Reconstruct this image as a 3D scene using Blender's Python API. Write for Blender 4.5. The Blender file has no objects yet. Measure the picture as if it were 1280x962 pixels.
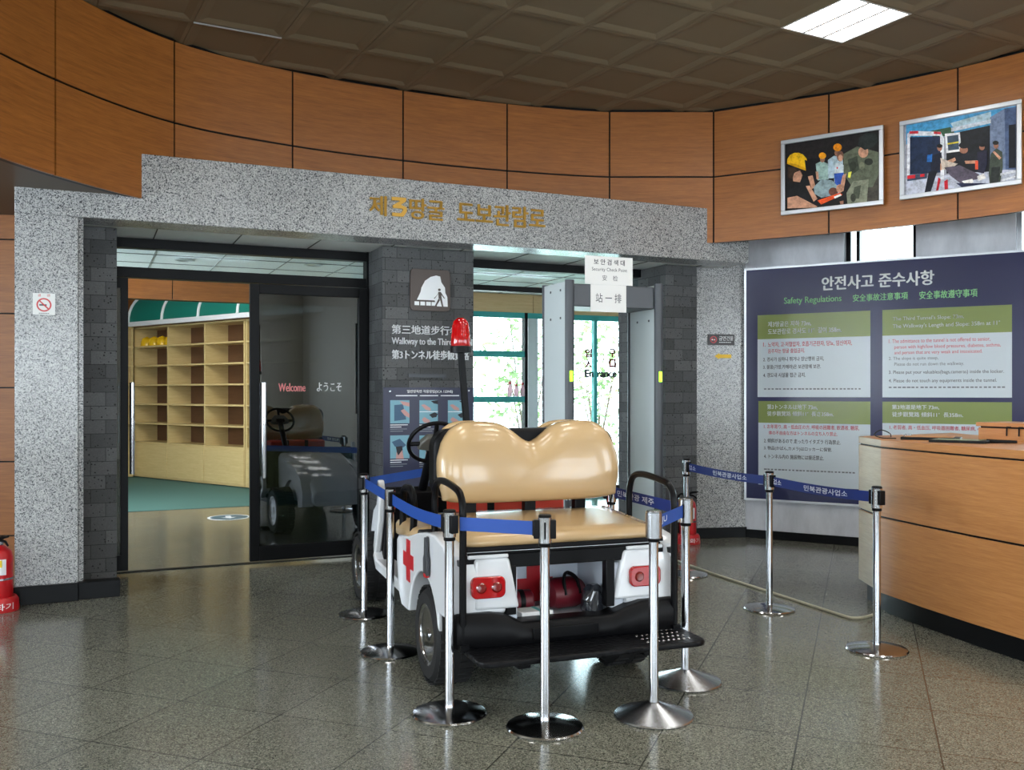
import bpy, math, random
from mathutils import Matrix, Vector
random.seed(7)
S = bpy.context.scene
COL = S.collection
R = math.radians

# ------------------------------------------------------------------ camera
F, CX, HY, HC = 1175.0, 640.0, 490.0, 1.4
cd = bpy.data.cameras.new('camera'); cam = bpy.data.objects.new('camera', cd); COL.objects.link(cam)
cd.sensor_width = 36; cd.lens = F / 1280 * 36; cd.shift_y = (HY - 481) / 1280
cd.clip_end = 200
cam.location = (0, 0, HC); cam.rotation_euler = (R(90), 0, 0)
S.camera = cam
# ------------------------------------------------------------------ world, sun, exposure
S.view_settings.view_transform = 'Standard'; S.view_settings.look = 'None'
S.view_settings.gamma = 1; S.view_settings.use_curve_mapping = False
S.view_settings.exposure = 0.62
try:
    S.cycles.use_denoising = True; S.cycles.max_bounces = 9; S.cycles.sample_clamp_indirect = 6
except Exception: pass
W = bpy.data.worlds.new('sky'); S.world = W; W.use_nodes = True
W.node_tree.nodes['Background'].inputs[0].default_value = (.78, .9, 1, 1)
W.node_tree.nodes['Background'].inputs[1].default_value = 9
def light(name, kind, loc, energy, rot=(0, 0, 0), size=1, sizey=None, color=(1, 1, 1)):
    l = bpy.data.lights.new(name, kind); l.energy = energy; l.color = color
    if kind == 'AREA':
        l.size = size
        if sizey: l.shape = 'RECTANGLE'; l.size_y = sizey
    o = bpy.data.objects.new(name, l); o.location = loc; o.rotation_euler = rot; COL.objects.link(o); return o
sun = light('sun', 'SUN', (6, 30, 20), 6, (R(-48), R(0), R(-20)), color=(1, .96, .88)); sun.data.angle = R(1)
light('locker_room_lamp', 'AREA', (-4.5, 10.75, 3.1), 62, (R(25), 0, R(24)), 2.6, .3, (1, .97, .9))
LAMP = 14.0       # ceiling lamp emission
WIN = 8.5       # emission of the glowing panes added behind the camera
WINL = 19.0      # of the brighter added panes on the left and in the lobby
# ------------------------------------------------------------------ materials
def lin(c):
    return tuple(((v / 12.92) if v <= .04045 else ((v + .055) / 1.055) ** 2.4) for v in [x / 255 for x in c]) + (1,)
MATS = {}
def mat(name, rgb, rough=.5, metal=0., spec=.5, emit=0., coat=0., alpha=None):
    if name in MATS: return MATS[name]
    m = bpy.data.materials.new(name); m.use_nodes = True
    b = m.node_tree.nodes['Principled BSDF']; c = lin(rgb)
    b.inputs['Base Color'].default_value = c; b.inputs['Roughness'].default_value = rough
    b.inputs['Metallic'].default_value = metal; b.inputs['Specular IOR Level'].default_value = spec
    if coat: b.inputs['Coat Weight'].default_value = coat; b.inputs['Coat Roughness'].default_value = .05
    if emit: b.inputs['Emission Color'].default_value = c; b.inputs['Emission Strength'].default_value = emit
    MATS[name] = m; return m
def nt(m): return m.node_tree, m.node_tree.nodes, m.node_tree.links, m.node_tree.nodes['Principled BSDF']
def coords(m, scale=(1, 1, 1), rot=(0, 0, 0), loc=(0, 0, 0)):
    t, n, l, b = nt(m)
    tc = n.new('ShaderNodeTexCoord'); mp = n.new('ShaderNodeMapping')
    mp.inputs['Scale'].default_value = scale; mp.inputs['Rotation'].default_value = rot; mp.inputs['Location'].default_value = loc
    l.new(tc.outputs['Object'], mp.inputs['Vector']); return mp.outputs[0]
def ramp(m, fac, stops, interp='LINEAR'):
    t, n, l, b = nt(m); r = n.new('ShaderNodeValToRGB'); r.color_ramp.interpolation = interp
    e = r.color_ramp.elements
    while len(e) < len(stops): e.new(.5)
    for k, (p, c) in enumerate(stops): e[k].position = p; e[k].color = lin(c)
    l.new(fac, r.inputs[0]); return r.outputs[0]
def noise(m, vec, scale, detail=3, rough=.6):
    t, n, l, b = nt(m); x = n.new('ShaderNodeTexNoise'); x.inputs['Scale'].default_value = scale
    x.inputs['Detail'].default_value = detail; x.inputs['Roughness'].default_value = rough
    l.new(vec, x.inputs['Vector']); return x.outputs['Fac']
def mix(m, fac, a, c, mode='MIX'):
    t, n, l, b = nt(m); x = n.new('ShaderNodeMix'); x.data_type = 'RGBA'; x.blend_type = mode
    for s, v in ((x.inputs[0], fac), (x.inputs[6], a), (x.inputs[7], c)):
        if hasattr(v, 'links'): l.new(v, s)
        else: s.default_value = v
    return x.outputs[2]
def bump(m, h, strength=.3, dist=.01):
    t, n, l, b = nt(m); x = n.new('ShaderNodeBump'); x.inputs['Strength'].default_value = strength; x.inputs['Distance'].default_value = dist
    l.new(h, x.inputs['Height']); l.new(x.outputs[0], b.inputs['Normal'])
def base(m, c): t, n, l, b = nt(m); l.new(c, b.inputs['Base Color'])

def crystals(m, vec, scale, stops):
    """speckle: every little crystal its own grey"""
    t, n, l, b = nt(m); w = n.new('ShaderNodeTexNoise'); w.inputs['Scale'].default_value = scale * .6; l.new(vec, w.inputs['Vector'])
    ad = n.new('ShaderNodeMixRGB'); ad.blend_type = 'ADD'; ad.inputs[0].default_value = .012; l.new(vec, ad.inputs[1]); l.new(w.outputs['Color'], ad.inputs[2])
    x = n.new('ShaderNodeTexVoronoi'); x.inputs['Scale'].default_value = scale; l.new(ad.outputs[0], x.inputs['Vector'])
    sp = n.new('ShaderNodeSeparateColor'); l.new(x.outputs['Color'], sp.inputs[0])
    return ramp(m, sp.outputs[0], stops)
def granite(name, stops, rough, scale=185):
    m = mat(name, (150, 150, 150), rough)
    v = coords(m); c = crystals(m, v, scale, stops)
    g = noise(m, v, 3.0, 2); c = mix(m, .2, c, ramp(m, g, [(.3, (120, 116, 108)), (.7, (190, 190, 190))]), 'OVERLAY')
    base(m, c); return m
GRAN = granite('grey_speckled_granite', [(.0, (36, 38, 42)), (.17, (74, 76, 80)), (.24, (132, 134, 136)), (.6, (168, 168, 168)), (1, (196, 196, 194))], .22)
def wood(name, dark, light_, vertical=False, rough=.38):
    m = mat(name, light_, rough)
    v = coords(m, (1.2, 1.2, 22) if not vertical else (22, 22, 1.2))
    f = noise(m, v, 2.2, 5, .65); c = ramp(m, f, [(.25, dark), (.75, light_)])
    v2 = coords(m, (6, 6, 160) if not vertical else (160, 160, 6)); f2 = noise(m, v2, 1.5, 2)
    c = mix(m, .35, c, ramp(m, f2, [(.35, dark), (.65, light_)])); base(m, c); return m
WOOD = wood('orange_wood_veneer', (124, 72, 28), (176, 109, 48))
DESK = wood('desk_oak_veneer', (160, 102, 52), (194, 136, 80))
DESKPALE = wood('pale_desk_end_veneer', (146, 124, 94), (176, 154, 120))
SHELFW = wood('pale_shelf_plywood', (196, 170, 112), (222, 200, 146))
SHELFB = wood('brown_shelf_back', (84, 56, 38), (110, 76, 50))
# polished floor tiles
FLOOR = mat('polished_floor_granite', (110, 108, 98), .15, spec=.5)
t_, n_, l_, b_ = nt(FLOOR)
v = coords(FLOOR)
c = crystals(FLOOR, v, 240, [(0, (58, 59, 53)), (.2, (82, 83, 75)), (.45, (103, 103, 92)), (.8, (127, 126, 113)), (1, (152, 150, 136))])
vb = coords(FLOOR, rot=(0, 0, R(20.5)), loc=(0, 0, 0))
vm = n_.new('ShaderNodeVectorMath'); vm.operation = 'ADD'; vm.inputs[1].default_value = (2.9, 6.6, 0); l_.new(vb, vm.inputs[0])
br = n_.new('ShaderNodeTexBrick'); br.offset = 0; br.squash = 1
for k, val in (('Scale', 1), ('Mortar Size', .0035), ('Mortar Smooth', .1), ('Brick Width', .53), ('Row Height', .53)): br.inputs[k].default_value = val
br.inputs['Color1'].default_value = (.46, .46, .46, 1); br.inputs['Color2'].default_value = (.56, .56, .56, 1); br.inputs['Mortar'].default_value = (.02, .02, .02, 1)
l_.new(vm.outputs[0], br.inputs['Vector'])
c = mix(FLOOR, .7, c, br.outputs['Color'], 'OVERLAY')
base(FLOOR, c)
rr = noise(FLOOR, v, 2.2, 3); rmp = n_.new('ShaderNodeMapRange'); rmp.inputs[3].default_value = .1; rmp.inputs[4].default_value = .22
l_.new(rr, rmp.inputs[0]); l_.new(rmp.outputs[0], b_.inputs['Roughness'])
# dark pitted lava brick
BRICK = mat('dark_pitted_stone_block', (80, 80, 80), .75)
t_, n_, l_, b_ = nt(BRICK)
tc = n_.new('ShaderNodeTexCoord'); sp = n_.new('ShaderNodeSeparateXYZ'); cb = n_.new('ShaderNodeCombineXYZ'); ad = n_.new('ShaderNodeMath'); ad.operation = 'ADD'
l_.new(tc.outputs['Object'], sp.inputs[0]); l_.new(sp.outputs[0], ad.inputs[0]); l_.new(sp.outputs[1], ad.inputs[1]); l_.new(ad.outputs[0], cb.inputs[0]); l_.new(sp.outputs[2], cb.inputs[1])
br = n_.new('ShaderNodeTexBrick'); br.offset = .5
for k, val in (('Scale', 1), ('Mortar Size', .0022), ('Brick Width', .2), ('Row Height', .1), ('Mortar Smooth', .2)): br.inputs[k].default_value = val
br.inputs['Color1'].default_value = lin((72, 73, 74)); br.inputs['Color2'].default_value = lin((104, 105, 106)); br.inputs['Mortar'].default_value = lin((34, 34, 36))
l_.new(cb.outputs[0], br.inputs['Vector'])
v = coords(BRICK); sx = noise(BRICK, v, 120, 3); c = mix(BRICK, .35, br.outputs['Color'], ramp(BRICK, sx, [(.3, (40, 40, 42)), (.7, (168, 168, 168))]), 'OVERLAY')
vo = n_.new('ShaderNodeTexVoronoi'); vo.inputs['Scale'].default_value = 34; l_.new(v, vo.inputs['Vector'])
pn = noise(BRICK, v, 9, 2)
ps = n_.new('ShaderNodeMath'); ps.operation = 'MULTIPLY'; l_.new(pn, ps.inputs[0]); ps.inputs[1].default_value = .36
lt = n_.new('ShaderNodeMath'); lt.operation = 'LESS_THAN'; l_.new(vo.outputs['Distance'], lt.inputs[0]); l_.new(ps.outputs[0], lt.inputs[1])
c = mix(BRICK, lt.outputs[0], c, lin((26, 26, 27))); base(BRICK, c)
MARBLE = mat('grey_marble', (150, 154, 160), .25)
f = noise(MARBLE, coords(MARBLE, (1, 1, .35), (0, R(35), 0)), 5, 8, .65); base(MARBLE, ramp(MARBLE, f, [(.3, (178, 180, 186)), (.55, (200, 202, 208)), (.8, (216, 218, 222))]))
CEIL = mat('ceiling_tile', (120, 106, 83), .6)
WHITEC = mat('white_ceiling_tile', (226, 228, 226), .5)
CHROME = mat('polished_chrome', (196, 198, 202), .15, 1)
STEEL = mat('brushed_steel', (172, 174, 178), .26, 1)
BLACK = mat('black_plastic', (13, 13, 15), .42, spec=.14)
BLACKM = mat('black_painted_metal', (11, 11, 13), .32, spec=.14)
RUBBER = mat('black_tyre_rubber', (20, 20, 21), .75)
DARKF = mat('black_door_aluminium', (12, 13, 15), .4, spec=.14)
PLINTH = mat('dark_plinth_stone', (15, 16, 18), .35, spec=.14)
WHITE = mat('white_paint', (232, 234, 236), .35)
CARTW = mat('glossy_white_body', (218, 220, 223), .18, coat=.5)
TAN = mat('tan_vinyl', (186, 156, 114), .24, coat=.3)
bump(TAN, noise(TAN, coords(TAN), 260, 2), .06, .002)
RED = mat('red_paint', (190, 22, 30), .3)
REDX = mat('red_cross_vinyl', (184, 16, 30), .4)
LENS = mat('red_lens', (168, 3, 10), .14, coat=.4)
AMBER = mat('amber_reflector', (120, 16, 10), .15, coat=1)
BELT = mat('blue_webbing', (14, 66, 148), .6)
BELTD = mat('dark_blue_webbing', (10, 36, 104), .6)
GOLD = mat('gold_metal', (184, 142, 58), .34, .6)
NAVY = mat('navy_print', (30, 32, 66), .3)
INKW = mat('white_ink', (238, 240, 242), .5)
INKG = mat('pale_green_ink', (160, 224, 160), .5)
INKR = mat('red_ink', (206, 60, 84), .5)
INKB = mat('black_ink', (44, 48, 60), .5)
INKGR = mat('grey_ink', (120, 126, 134), .5)
OLIVE = mat('olive_print', (138, 158, 78), .35)
PALE = mat('pale_blue_print', (206, 220, 228), .35)
PAPER = mat('white_paper', (226, 226, 224), .6)
DETG = mat('pale_grey_laminate', (196, 205, 206), .4)
DETD = mat('charcoal_moulding', (62, 66, 72), .4)
LED = mat('green_led', (150, 240, 20), .3, emit=2.5)
TEAL = mat('teal_aluminium', (62, 172, 168), .35)
TEALF = mat('teal_canopy_fabric', (14, 120, 104), .6)
CARPET = mat('teal_carpet', (70, 110, 104), .9)
YEL = mat('yellow_helmet_plastic', (232, 186, 30), .25, coat=.4)
ORG = mat('orange_helmet_plastic', (226, 130, 30), .25, coat=.4)
BROWN = mat('brown_sign_enamel', (66, 52, 44), .35)
ALU = mat('anodised_aluminium', (206, 208, 212), .35, .8)
CREAM = mat('cream_cable_cover', (176, 172, 150), .5)
GREYF = mat('dark_grey_webbing', (52, 54, 58), .6)
MAROON = mat('maroon_nylon', (96, 12, 27), .45)
def glass(name, tint, refl):
    m = bpy.data.materials.new(name); m.use_nodes = True; n = m.node_tree.nodes; l = m.node_tree.links; n.clear()
    o = n.new('ShaderNodeOutputMaterial'); tr = n.new('ShaderNodeBsdfTransparent'); gl = n.new('ShaderNodeBsdfGlossy'); mx = n.new('ShaderNodeMixShader')
    fr = n.new('ShaderNodeFresnel'); fr.inputs[0].default_value = 1.5; ma = n.new('ShaderNodeMath'); ma.operation = 'MULTIPLY_ADD'; ma.inputs[1].default_value = 1.2; ma.inputs[2].default_value = refl
    tr.inputs[0].default_value = tint; gl.inputs['Roughness'].default_value = .01; gl.inputs[0].default_value = (.9, .95, 1, 1)
    l.new(fr.outputs[0], ma.inputs[0]); l.new(ma.outputs[0], mx.inputs[0]); l.new(tr.outputs[0], mx.inputs[1]); l.new(gl.outputs[0], mx.inputs[2]); l.new(mx.outputs[0], o.inputs[0])
    return m
GLASSD = glass('smoked_door_glass', (.13, .16, .17, 1), .08)
GLASSC = glass('clear_window_glass', (.90, .97, .96, 1), .02)
VINYL = glass('clear_vinyl', (.42, .45, .5, 1), .2)
def emis(name, rgb, s):
    m = bpy.data.materials.new(name); m.use_nodes = True; n = m.node_tree.nodes; n.clear(); o = n.new('ShaderNodeOutputMaterial'); e = n.new('ShaderNodeEmission')
    e.inputs[0].default_value = rgb; e.inputs[1].default_value = s; m.node_tree.links.new(e.outputs[0], o.inputs[0]); return m
TUBE = emis('fluorescent_diffuser', (1, .97, .9, 1), LAMP)
ADDGLOW = emis('added_pane_glow', (.82, .92, 1, 1), WIN); ADDGLOWL = emis('bright_added_pane_glow', (.82, .92, 1, 1), WINL)
BANNER = mat('navy_banner_print', (44, 46, 90), .25)
def translucent(m, w):
    t, n, l, b = nt(m); tl = n.new('ShaderNodeBsdfTranslucent'); tl.inputs[0].default_value = b.inputs['Base Color'].default_value
    mx = n.new('ShaderNodeMixShader'); mx.inputs[0].default_value = w; o = [x for x in n if x.type == 'OUTPUT_MATERIAL'][0]
    l.new(b.outputs[0], mx.inputs[1]); l.new(tl.outputs[0], mx.inputs[2]); l.new(mx.outputs[0], o.inputs[0])
PALEB = mat('pale_banner_print', (226, 236, 242), .25); OLIVEB = mat('olive_banner_print', (146, 160, 90), .25)
for q in (BANNER, PALEB, OLIVEB): translucent(q, .3)
PINKP = mat('pale_pink_plastic', (232, 206, 212), .3); translucent(PINKP, .75)

# ------------------------------------------------------------------ mesh builder
class MB:
    def __init__(s): s.v = []; s.f = []; s.m = []
    def add(s, vs, fs, mi=0):
        o = len(s.v); s.v += [tuple(p) for p in vs]
        for f in fs: s.f.append(tuple(o + i for i in f)); s.m.append(mi)
        return s
    def box(s, x0, x1, y0, y1, z0, z1, mi=0, M=None):
        vs = [(x, y, z) for z in (z0, z1) for y in (y0, y1) for x in (x0, x1)]
        if M is not None: vs = [tuple(M @ Vector(p)) for p in vs]
        return s.add(vs, [(0, 2, 3, 1), (4, 5, 7, 6), (0, 1, 5, 4), (2, 6, 7, 3), (0, 4, 6, 2), (1, 3, 7, 5)], mi)
    def poly(s, pts, mi=0): return s.add(pts, [tuple(range(len(pts)))], mi)
    def prism(s, pts, lo, hi, axis='y', mi=0):
        """pts: 2D outline; axis: the extrusion axis"""
        def P(a, b, h): return {'x': (h, a, b), 'y': (a, h, b), 'z': (a, b, h)}[axis]
        n = len(pts); vs = [P(a, b, lo) for a, b in pts] + [P(a, b, hi) for a, b in pts]
        fs = [tuple(range(n))[::-1], tuple(range(n, 2 * n))] + [(i, (i + 1) % n, n + (i + 1) % n, n + i) for i in range(n)]
        area = sum(pts[i][0] * pts[(i + 1) % n][1] - pts[(i + 1) % n][0] * pts[i][1] for i in range(n))
        if (area < 0) != (axis == 'y'): fs = [f[::-1] for f in fs]
        return s.add(vs, fs, mi)
    def loft(s, rings, mi=0, caps=True, closed=True):
        n = len(rings[0]); vs = [p for r in rings for p in r]; fs = []
        for k in range(len(rings) - 1):
            for i in range(n if closed else n - 1):
                j = (i + 1) % n; fs.append((k * n + i, k * n + j, (k + 1) * n + j, (k + 1) * n + i))
        if caps: fs += [tuple(range(n))[::-1], tuple((len(rings) - 1) * n + i for i in range(n))]
        return s.add(vs, fs, mi)
    def tube(s, path, r, n=12, mi=0, sx=1, closed=False):
        P = [Vector(p) for p in path]; rings = []; up = None
        for i, p in enumerate(P):
            if closed: d = P[(i + 1) % len(P)] - P[i - 1]
            else: d = (P[min(i + 1, len(P) - 1)] - P[max(i - 1, 0)])
            d.normalize()
            if up is None: up = Vector((0, 0, 1)) if abs(d.z) < .9 else Vector((1, 0, 0))
            a = d.cross(up).normalized(); up = a.cross(d).normalized()
            rr = r[i] if isinstance(r, (list, tuple)) else r
            rings.append([tuple(p + rr * (math.cos(t) * a * sx + math.sin(t) * up)) for t in [2 * math.pi * (k + .5) / n for k in range(n)]])
        if closed: rings.append(rings[0])
        return s.loft(rings, mi, caps=not closed)
    def lathe(s, prof, n=32, mi=0, c=(0, 0, 0), axis='z', a0=0):
        rings = []
        for r, h in prof:
            ring = []
            for k in range(n):
                t = a0 + 2 * math.pi * k / n; a, b = r * math.cos(t), r * math.sin(t)
                q = {'z': (a, b, h), 'x': (h, a, b), 'y': (b, h, a)}[axis]
                ring.append((c[0] + q[0], c[1] + q[1], c[2] + q[2]))
            rings.append(ring)
        return s.loft(rings, mi)
    def build(s, name, mats, parent=None, M=None, bevel=0, seg=2, sub=0, ang=35):
        me = bpy.data.meshes.new(name); me.from_pydata(s.v, [], s.f)
        for m in (mats if isinstance(mats, (list, tuple)) else [mats]): me.materials.append(m)
        me.polygons.foreach_set('material_index', s.m)
        me.validate(); me.polygons.foreach_set('use_smooth', [True] * len(me.polygons))
        me.set_sharp_from_angle(angle=R(ang)); me.update()
        o = bpy.data.objects.new(name, me); COL.objects.link(o)
        if parent is not None: o.parent = parent
        if M is not None: o.matrix_local = M
        if bevel:
            b = o.modifiers.new('bevel', 'BEVEL'); b.width = bevel; b.segments = seg; b.limit_method = 'ANGLE'; b.angle_limit = R(40)
        if sub:
            b = o.modifiers.new('sub', 'SUBSURF'); b.levels = sub; b.render_levels = sub
        return o
_tc = {}
def glyphs(txt, bold=0.0):
    key = (txt, bold)
    if key not in _tc:
        c = bpy.data.curves.new('lettering', 'FONT'); c.body = txt; c.size = 1; c.resolution_u = 3
        o = bpy.data.objects.new('lettering', c); COL.objects.link(o)
        dg = bpy.context.evaluated_depsgraph_get(); me = bpy.data.meshes.new_from_object(o.evaluated_get(dg))
        vs = [tuple(p.co) for p in me.vertices]; fs = [tuple(p.vertices) for p in me.polygons]
        bpy.data.objects.remove(o); bpy.data.curves.remove(c); bpy.data.meshes.remove(me)
        xs = [p[0] for p in vs]; ys = [p[1] for p in vs]
        _tc[key] = (vs, fs, min(xs), max(xs), min(ys), max(ys))
    return _tc[key]
def text(mb, txt, u0, u1, z0, z1, y=0., mi=0, bold=0., depth=0., fn=None):
    """lettering that fills the rectangle u0..u1, z0..z1 of the plane at local y, read from -y"""
    vs, fs, a, b, c, d = glyphs(txt, bold)
    w = bold * (z1 - z0) / (d - c); q0 = [(u0 + w + (p[0] - a) / (b - a) * (u1 - u0 - 2 * w), y, z0 + (p[1] - c) / (d - c) * (z1 - z0)) for p in vs]
    for sx, sz in (((-w, 0), (w, 0), (0, -w * .6), (0, w * .6)) if bold else ((0, 0),)):
        q = [(p[0] + sx, p[1], p[2] + sz) for p in q0]
        if fn: q = [fn(p) for p in q]
        mb.add(q, fs, mi)
        if depth: text_sides(mb, q, fs, depth, mi)
    return
def text_sides(mb, q, fs, depth, mi):
    from collections import Counter
    ed = Counter()
    for f in fs:
        for i in range(len(f)): ed[(f[i], f[(i + 1) % len(f)])] += 1
    back = [(p[0], p[1] + depth, p[2]) for p in q]; n = len(q)
    mb.add(q + back, [(b_, a_, a_ + n, b_ + n) for (a_, b_) in ed if (b_, a_) not in ed], mi)
def thing(name, label, cat, M=None, group=None, kind=None):
    o = bpy.data.objects.new(name, None); COL.objects.link(o); o.empty_display_size = .1
    if M is not None: o.matrix_world = M
    return tag(o, label, cat, group, kind)
def tag(o, label, cat, group=None, kind=None):
    if label: o['label'] = label
    if cat: o['category'] = cat
    if group: o['group'] = group
    if kind: o['kind'] = kind
    return o
def struct(o, label=None, cat=None):
    o['kind'] = 'structure'; return tag(o, label, cat)
def children(o): return [c for c in COL.objects if c.parent == o]
def copy_tree(o, parent=None):
    c = o.copy(); COL.objects.link(c)
    if parent is not None: c.parent = parent
    for ch in children(o): copy_tree(ch, c)
    return c
def T(x, y, z=0, a=0): return Matrix.Translation((x, y, z)) @ Matrix.Rotation(a, 4, 'Z')
class Frame:
    """an upright plane: local x along it, local y away from the viewer, local z up"""
    def __init__(s, x, y, a): s.x, s.y, s.a = x, y, a; s.M = T(x, y, 0, a); s.I = s.M.inverted()
    def hit(s, px, py=HY, v=0.):
        d = Vector(((px - CX) / F, 1, (HY - py) / F)); o = Vector((0, 0, HC))
        dl = s.I.to_3x3() @ d; ol = s.I @ o; t = (v - ol.y) / dl.y
        p = ol + t * dl; return p.x, p.z
    def at(s, u, v=0., z=0.): return s.M @ Matrix.Translation((u, v, z))
def ground(px, py, z=0.):
    Y = F * (HC - z) / (py - HY); return (px - CX) / F * Y, Y
def rrect(x0, x1, z0, z1, r, n=5):
    out = []
    for cx, cz, a in ((x1 - r, z0 + r, -90), (x1 - r, z1 - r, 0), (x0 + r, z1 - r, 90), (x0 + r, z0 + r, 180)):
        out += [(cx + r * math.cos(R(a + 90 * k / n)), cz + r * math.sin(R(a + 90 * k / n))) for k in range(n + 1)]
    return out
def curve_pts(P, n):
    out = []
    for i in range(len(P) - 1):
        p0, p1, p2, p3 = [Vector(P[max(0, min(len(P) - 1, i + k))]) for k in (-1, 0, 1, 2)]
        for k in range(n):
            t = k / n; out.append(.5 * ((2 * p1) + (p2 - p0) * t + (2 * p0 - 5 * p1 + 4 * p2 - p3) * t * t + (3 * p1 - p0 - 3 * p2 + p3) * t ** 3))
    out.append(Vector(P[-1])); return out

PA = R(24.18)
PF = Frame(0, 7.65, PA)                    # the granite portal
BF = Frame(0, 10.45, math.atan(-.6))       # the wall behind the banner
ZC = 3.92
# ================================================================== STRUCTURE
b = MB(); b.add([(-12, -7, 0), (9.5, -7, 0), (9.5, 12.5, 0), (-12, 20, 0)], [(0, 1, 2, 3)]); struct(b.build('floor', FLOOR))
# ceiling of pressed tiles on a turned grid
GO = Vector((-.297, 6.718)); th = .4926; GI = Vector((math.cos(th), math.sin(th))) * .6; GJ = Vector((math.sin(th), -math.cos(th))) * .6
LAMPCELLS = [(3, 2), (0, 2), (-3, 2), (3, 5), (0, 5), (-3, 5), (5, 4), (3, 8), (0, 8), (-3, 8), (6, 8), (0, 11), (3, 11)]  # the off-pattern cell near the desk is added to light banner and desk
b = MB()
for i in range(-16, 22):
    for j in range(-10, 26):
        if (i, j) in LAMPCELLS: continue
        c = GO + GI * (i + .5) + GJ * (j + .5)
        if not (-7 < c.x < 8.2 and -5 < c.y < 9.8): continue
        rings = []
        for h, z in ((.497, .02), (.497, 0), (.455, 0), (.375, .016), (.37, .016)):
            rings.append([tuple(c + GI * sx * h + GJ * sy * h) + (ZC + z,) for sx, sy in ((-1, -1), (-1, 1), (1, 1), (1, -1))])
        n0 = len(b.v); b.v += [p for r in rings for p in r]
        for k in range(4):
            for q in range(4): b.f.append((n0 + k * 4 + q, n0 + k * 4 + (q + 1) % 4, n0 + k * 4 + 4 + (q + 1) % 4, n0 + k * 4 + 4 + q)); b.m.append(0)
        b.f.append(tuple(n0 + 16 + q for q in range(4))); b.m.append(0)
b.box(-8, 9, -6, 12, ZC + .16, ZC + .2, 1)
struct(b.build('ceiling', [CEIL, BLACK], ang=5))

# curved wooden band above, in panels with black joints
ARC = [(-2.62, 2.98), (-2.86, 3.92), (-2.95, 4.87), (-2.82, 5.806), (-2.42, 6.74), (-1.72, 7.37), (-.908, 7.84), (-.042, 8.2), (.876, 8.436), (1.809, 8.436), (2.676, 7.94), (3.457, 7.29), (4.12, 6.52), (4.62, 5.66), (4.95, 4.7), (5.1, 3.7)]
def wood_band(b, P, zs, th=.02, gap=.007, n=8, corner=9):
    pts = curve_pts(P, n)
    for k in range(len(P) - 1):
        seg = [pts[k * n + q] for q in range(n + 1)]
        if corner is not None and k in (corner - 1, corner):   # keep the crease at that joint
            a_, c_ = Vector(P[k]), Vector(P[k + 1]); seg = [a_.lerp(c_, q / n) for q in range(n + 1)]
        d0 = (seg[1] - seg[0]).normalized(); d1 = (seg[-1] - seg[-2]).normalized()
        seg[0] = seg[0] + d0 * gap; seg[-1] = seg[-1] - d1 * gap
        for z0, z1 in zs:
            fr, bk = [], []
            for q, p in enumerate(seg):
                d = (seg[min(q + 1, n)] - seg[max(q - 1, 0)]).normalized(); nn = Vector((-d.y, d.x))
                fr.append(p); bk.append(p + nn * th)
            rings = [[(f.x, f.y, z0), (f.x, f.y, z1), (g.x, g.y, z1), (g.x, g.y, z0)] for f, g in zip(fr, bk)]
            b.loft(rings, 0)
        z0, z1 = zs[0][0] + .004, ZC + .12
        rings = []
        for q in range(n + 1):
            p = pts[k * n + q] if not (corner is not None and k in (corner - 1, corner)) else Vector(P[k]).lerp(Vector(P[k + 1]), q / n)
            d = (seg[min(q + 1, n)] - seg[max(q - 1, 0)]).normalized(); nn = Vector((-d.y, d.x)); f = p + nn * (th - .008); g = p + nn * (th + .05)
            rings.append([(f.x, f.y, z0), (f.x, f.y, z1), (g.x, g.y, z1), (g.x, g.y, z0)])
        b.loft(rings, 1)
b = MB(); wood_band(b, ARC, [(2.74, 3.323), (3.338, ZC - .008)]); [b.box(ARC[k][0] - .03, ARC[k][0] + .03, ARC[k][1] + (.012 if k == 9 else .03), ARC[k][1] + .1, 2.745, ZC, 1) for k in (8, 9, 10)]
struct(b.build('wall_upper', [WOOD, BLACK]))
# portal: lintel, piers, soffit
u18 = PF.hit(18)[0]; u98 = PF.hit(98)[0]; u935 = PF.hit(936)[0]
LB, LT = 2.583, 3.05
b = MB(); b.box(u18, u935, 0, .3, LB, LT)
b.box(u18, u98, 0, .42, 0, LB)
struct(b.build('wall_portal', GRAN, M=PF.M, bevel=.006))
jb = [PF.hit(p, v=.438)[0] for p in (102, 146, 462, 592, 832, 869)]
b = MB(); b.box(u98 + .001, u98 + .03, .06, .42, 0, LB, 0)
struct(b.build('trim_2', GRAN, M=PF.M))
b = MB(); b.box(u18, u935, .3, 1.3, LB + .012, LB + .03)
for k in range(12):
    uu = u18 + .3 + k * .6; b.box(uu, uu + .008, .3, 1.3, LB + .008, LB + .014, 1)
struct(b.build('trim_3', [WHITEC, BLACK], M=PF.M))
ap = [p for p in curve_pts(ARC, 8) if p.y < 6.7 and p.x < -2.3 and p.y > 3.9]
b = MB(); b.prism([(p.x - .035, p.y + .02) for p in ap] + [(-3.0, 8.6), (-6.7, 7.6), (-6.7, 3.9)], 2.752, 2.775, 'z'); struct(b.build('trim_4', mat('soffit_brown', (92, 78, 64), .5)))
# right granite pier
RP = Frame(1.745, 9.0, math.atan2(.09, .519))
b = MB(); b.box(0, .522, 0, .35, 0, 2.9); struct(b.build('wall_right_pier', GRAN, M=RP.M, bevel=.008))
b = MB(); b.box(-.0, .53, -.012, .1, 0, .1); struct(b.build('baseboard_right', PLINTH, M=RP.M, bevel=.003))
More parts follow.
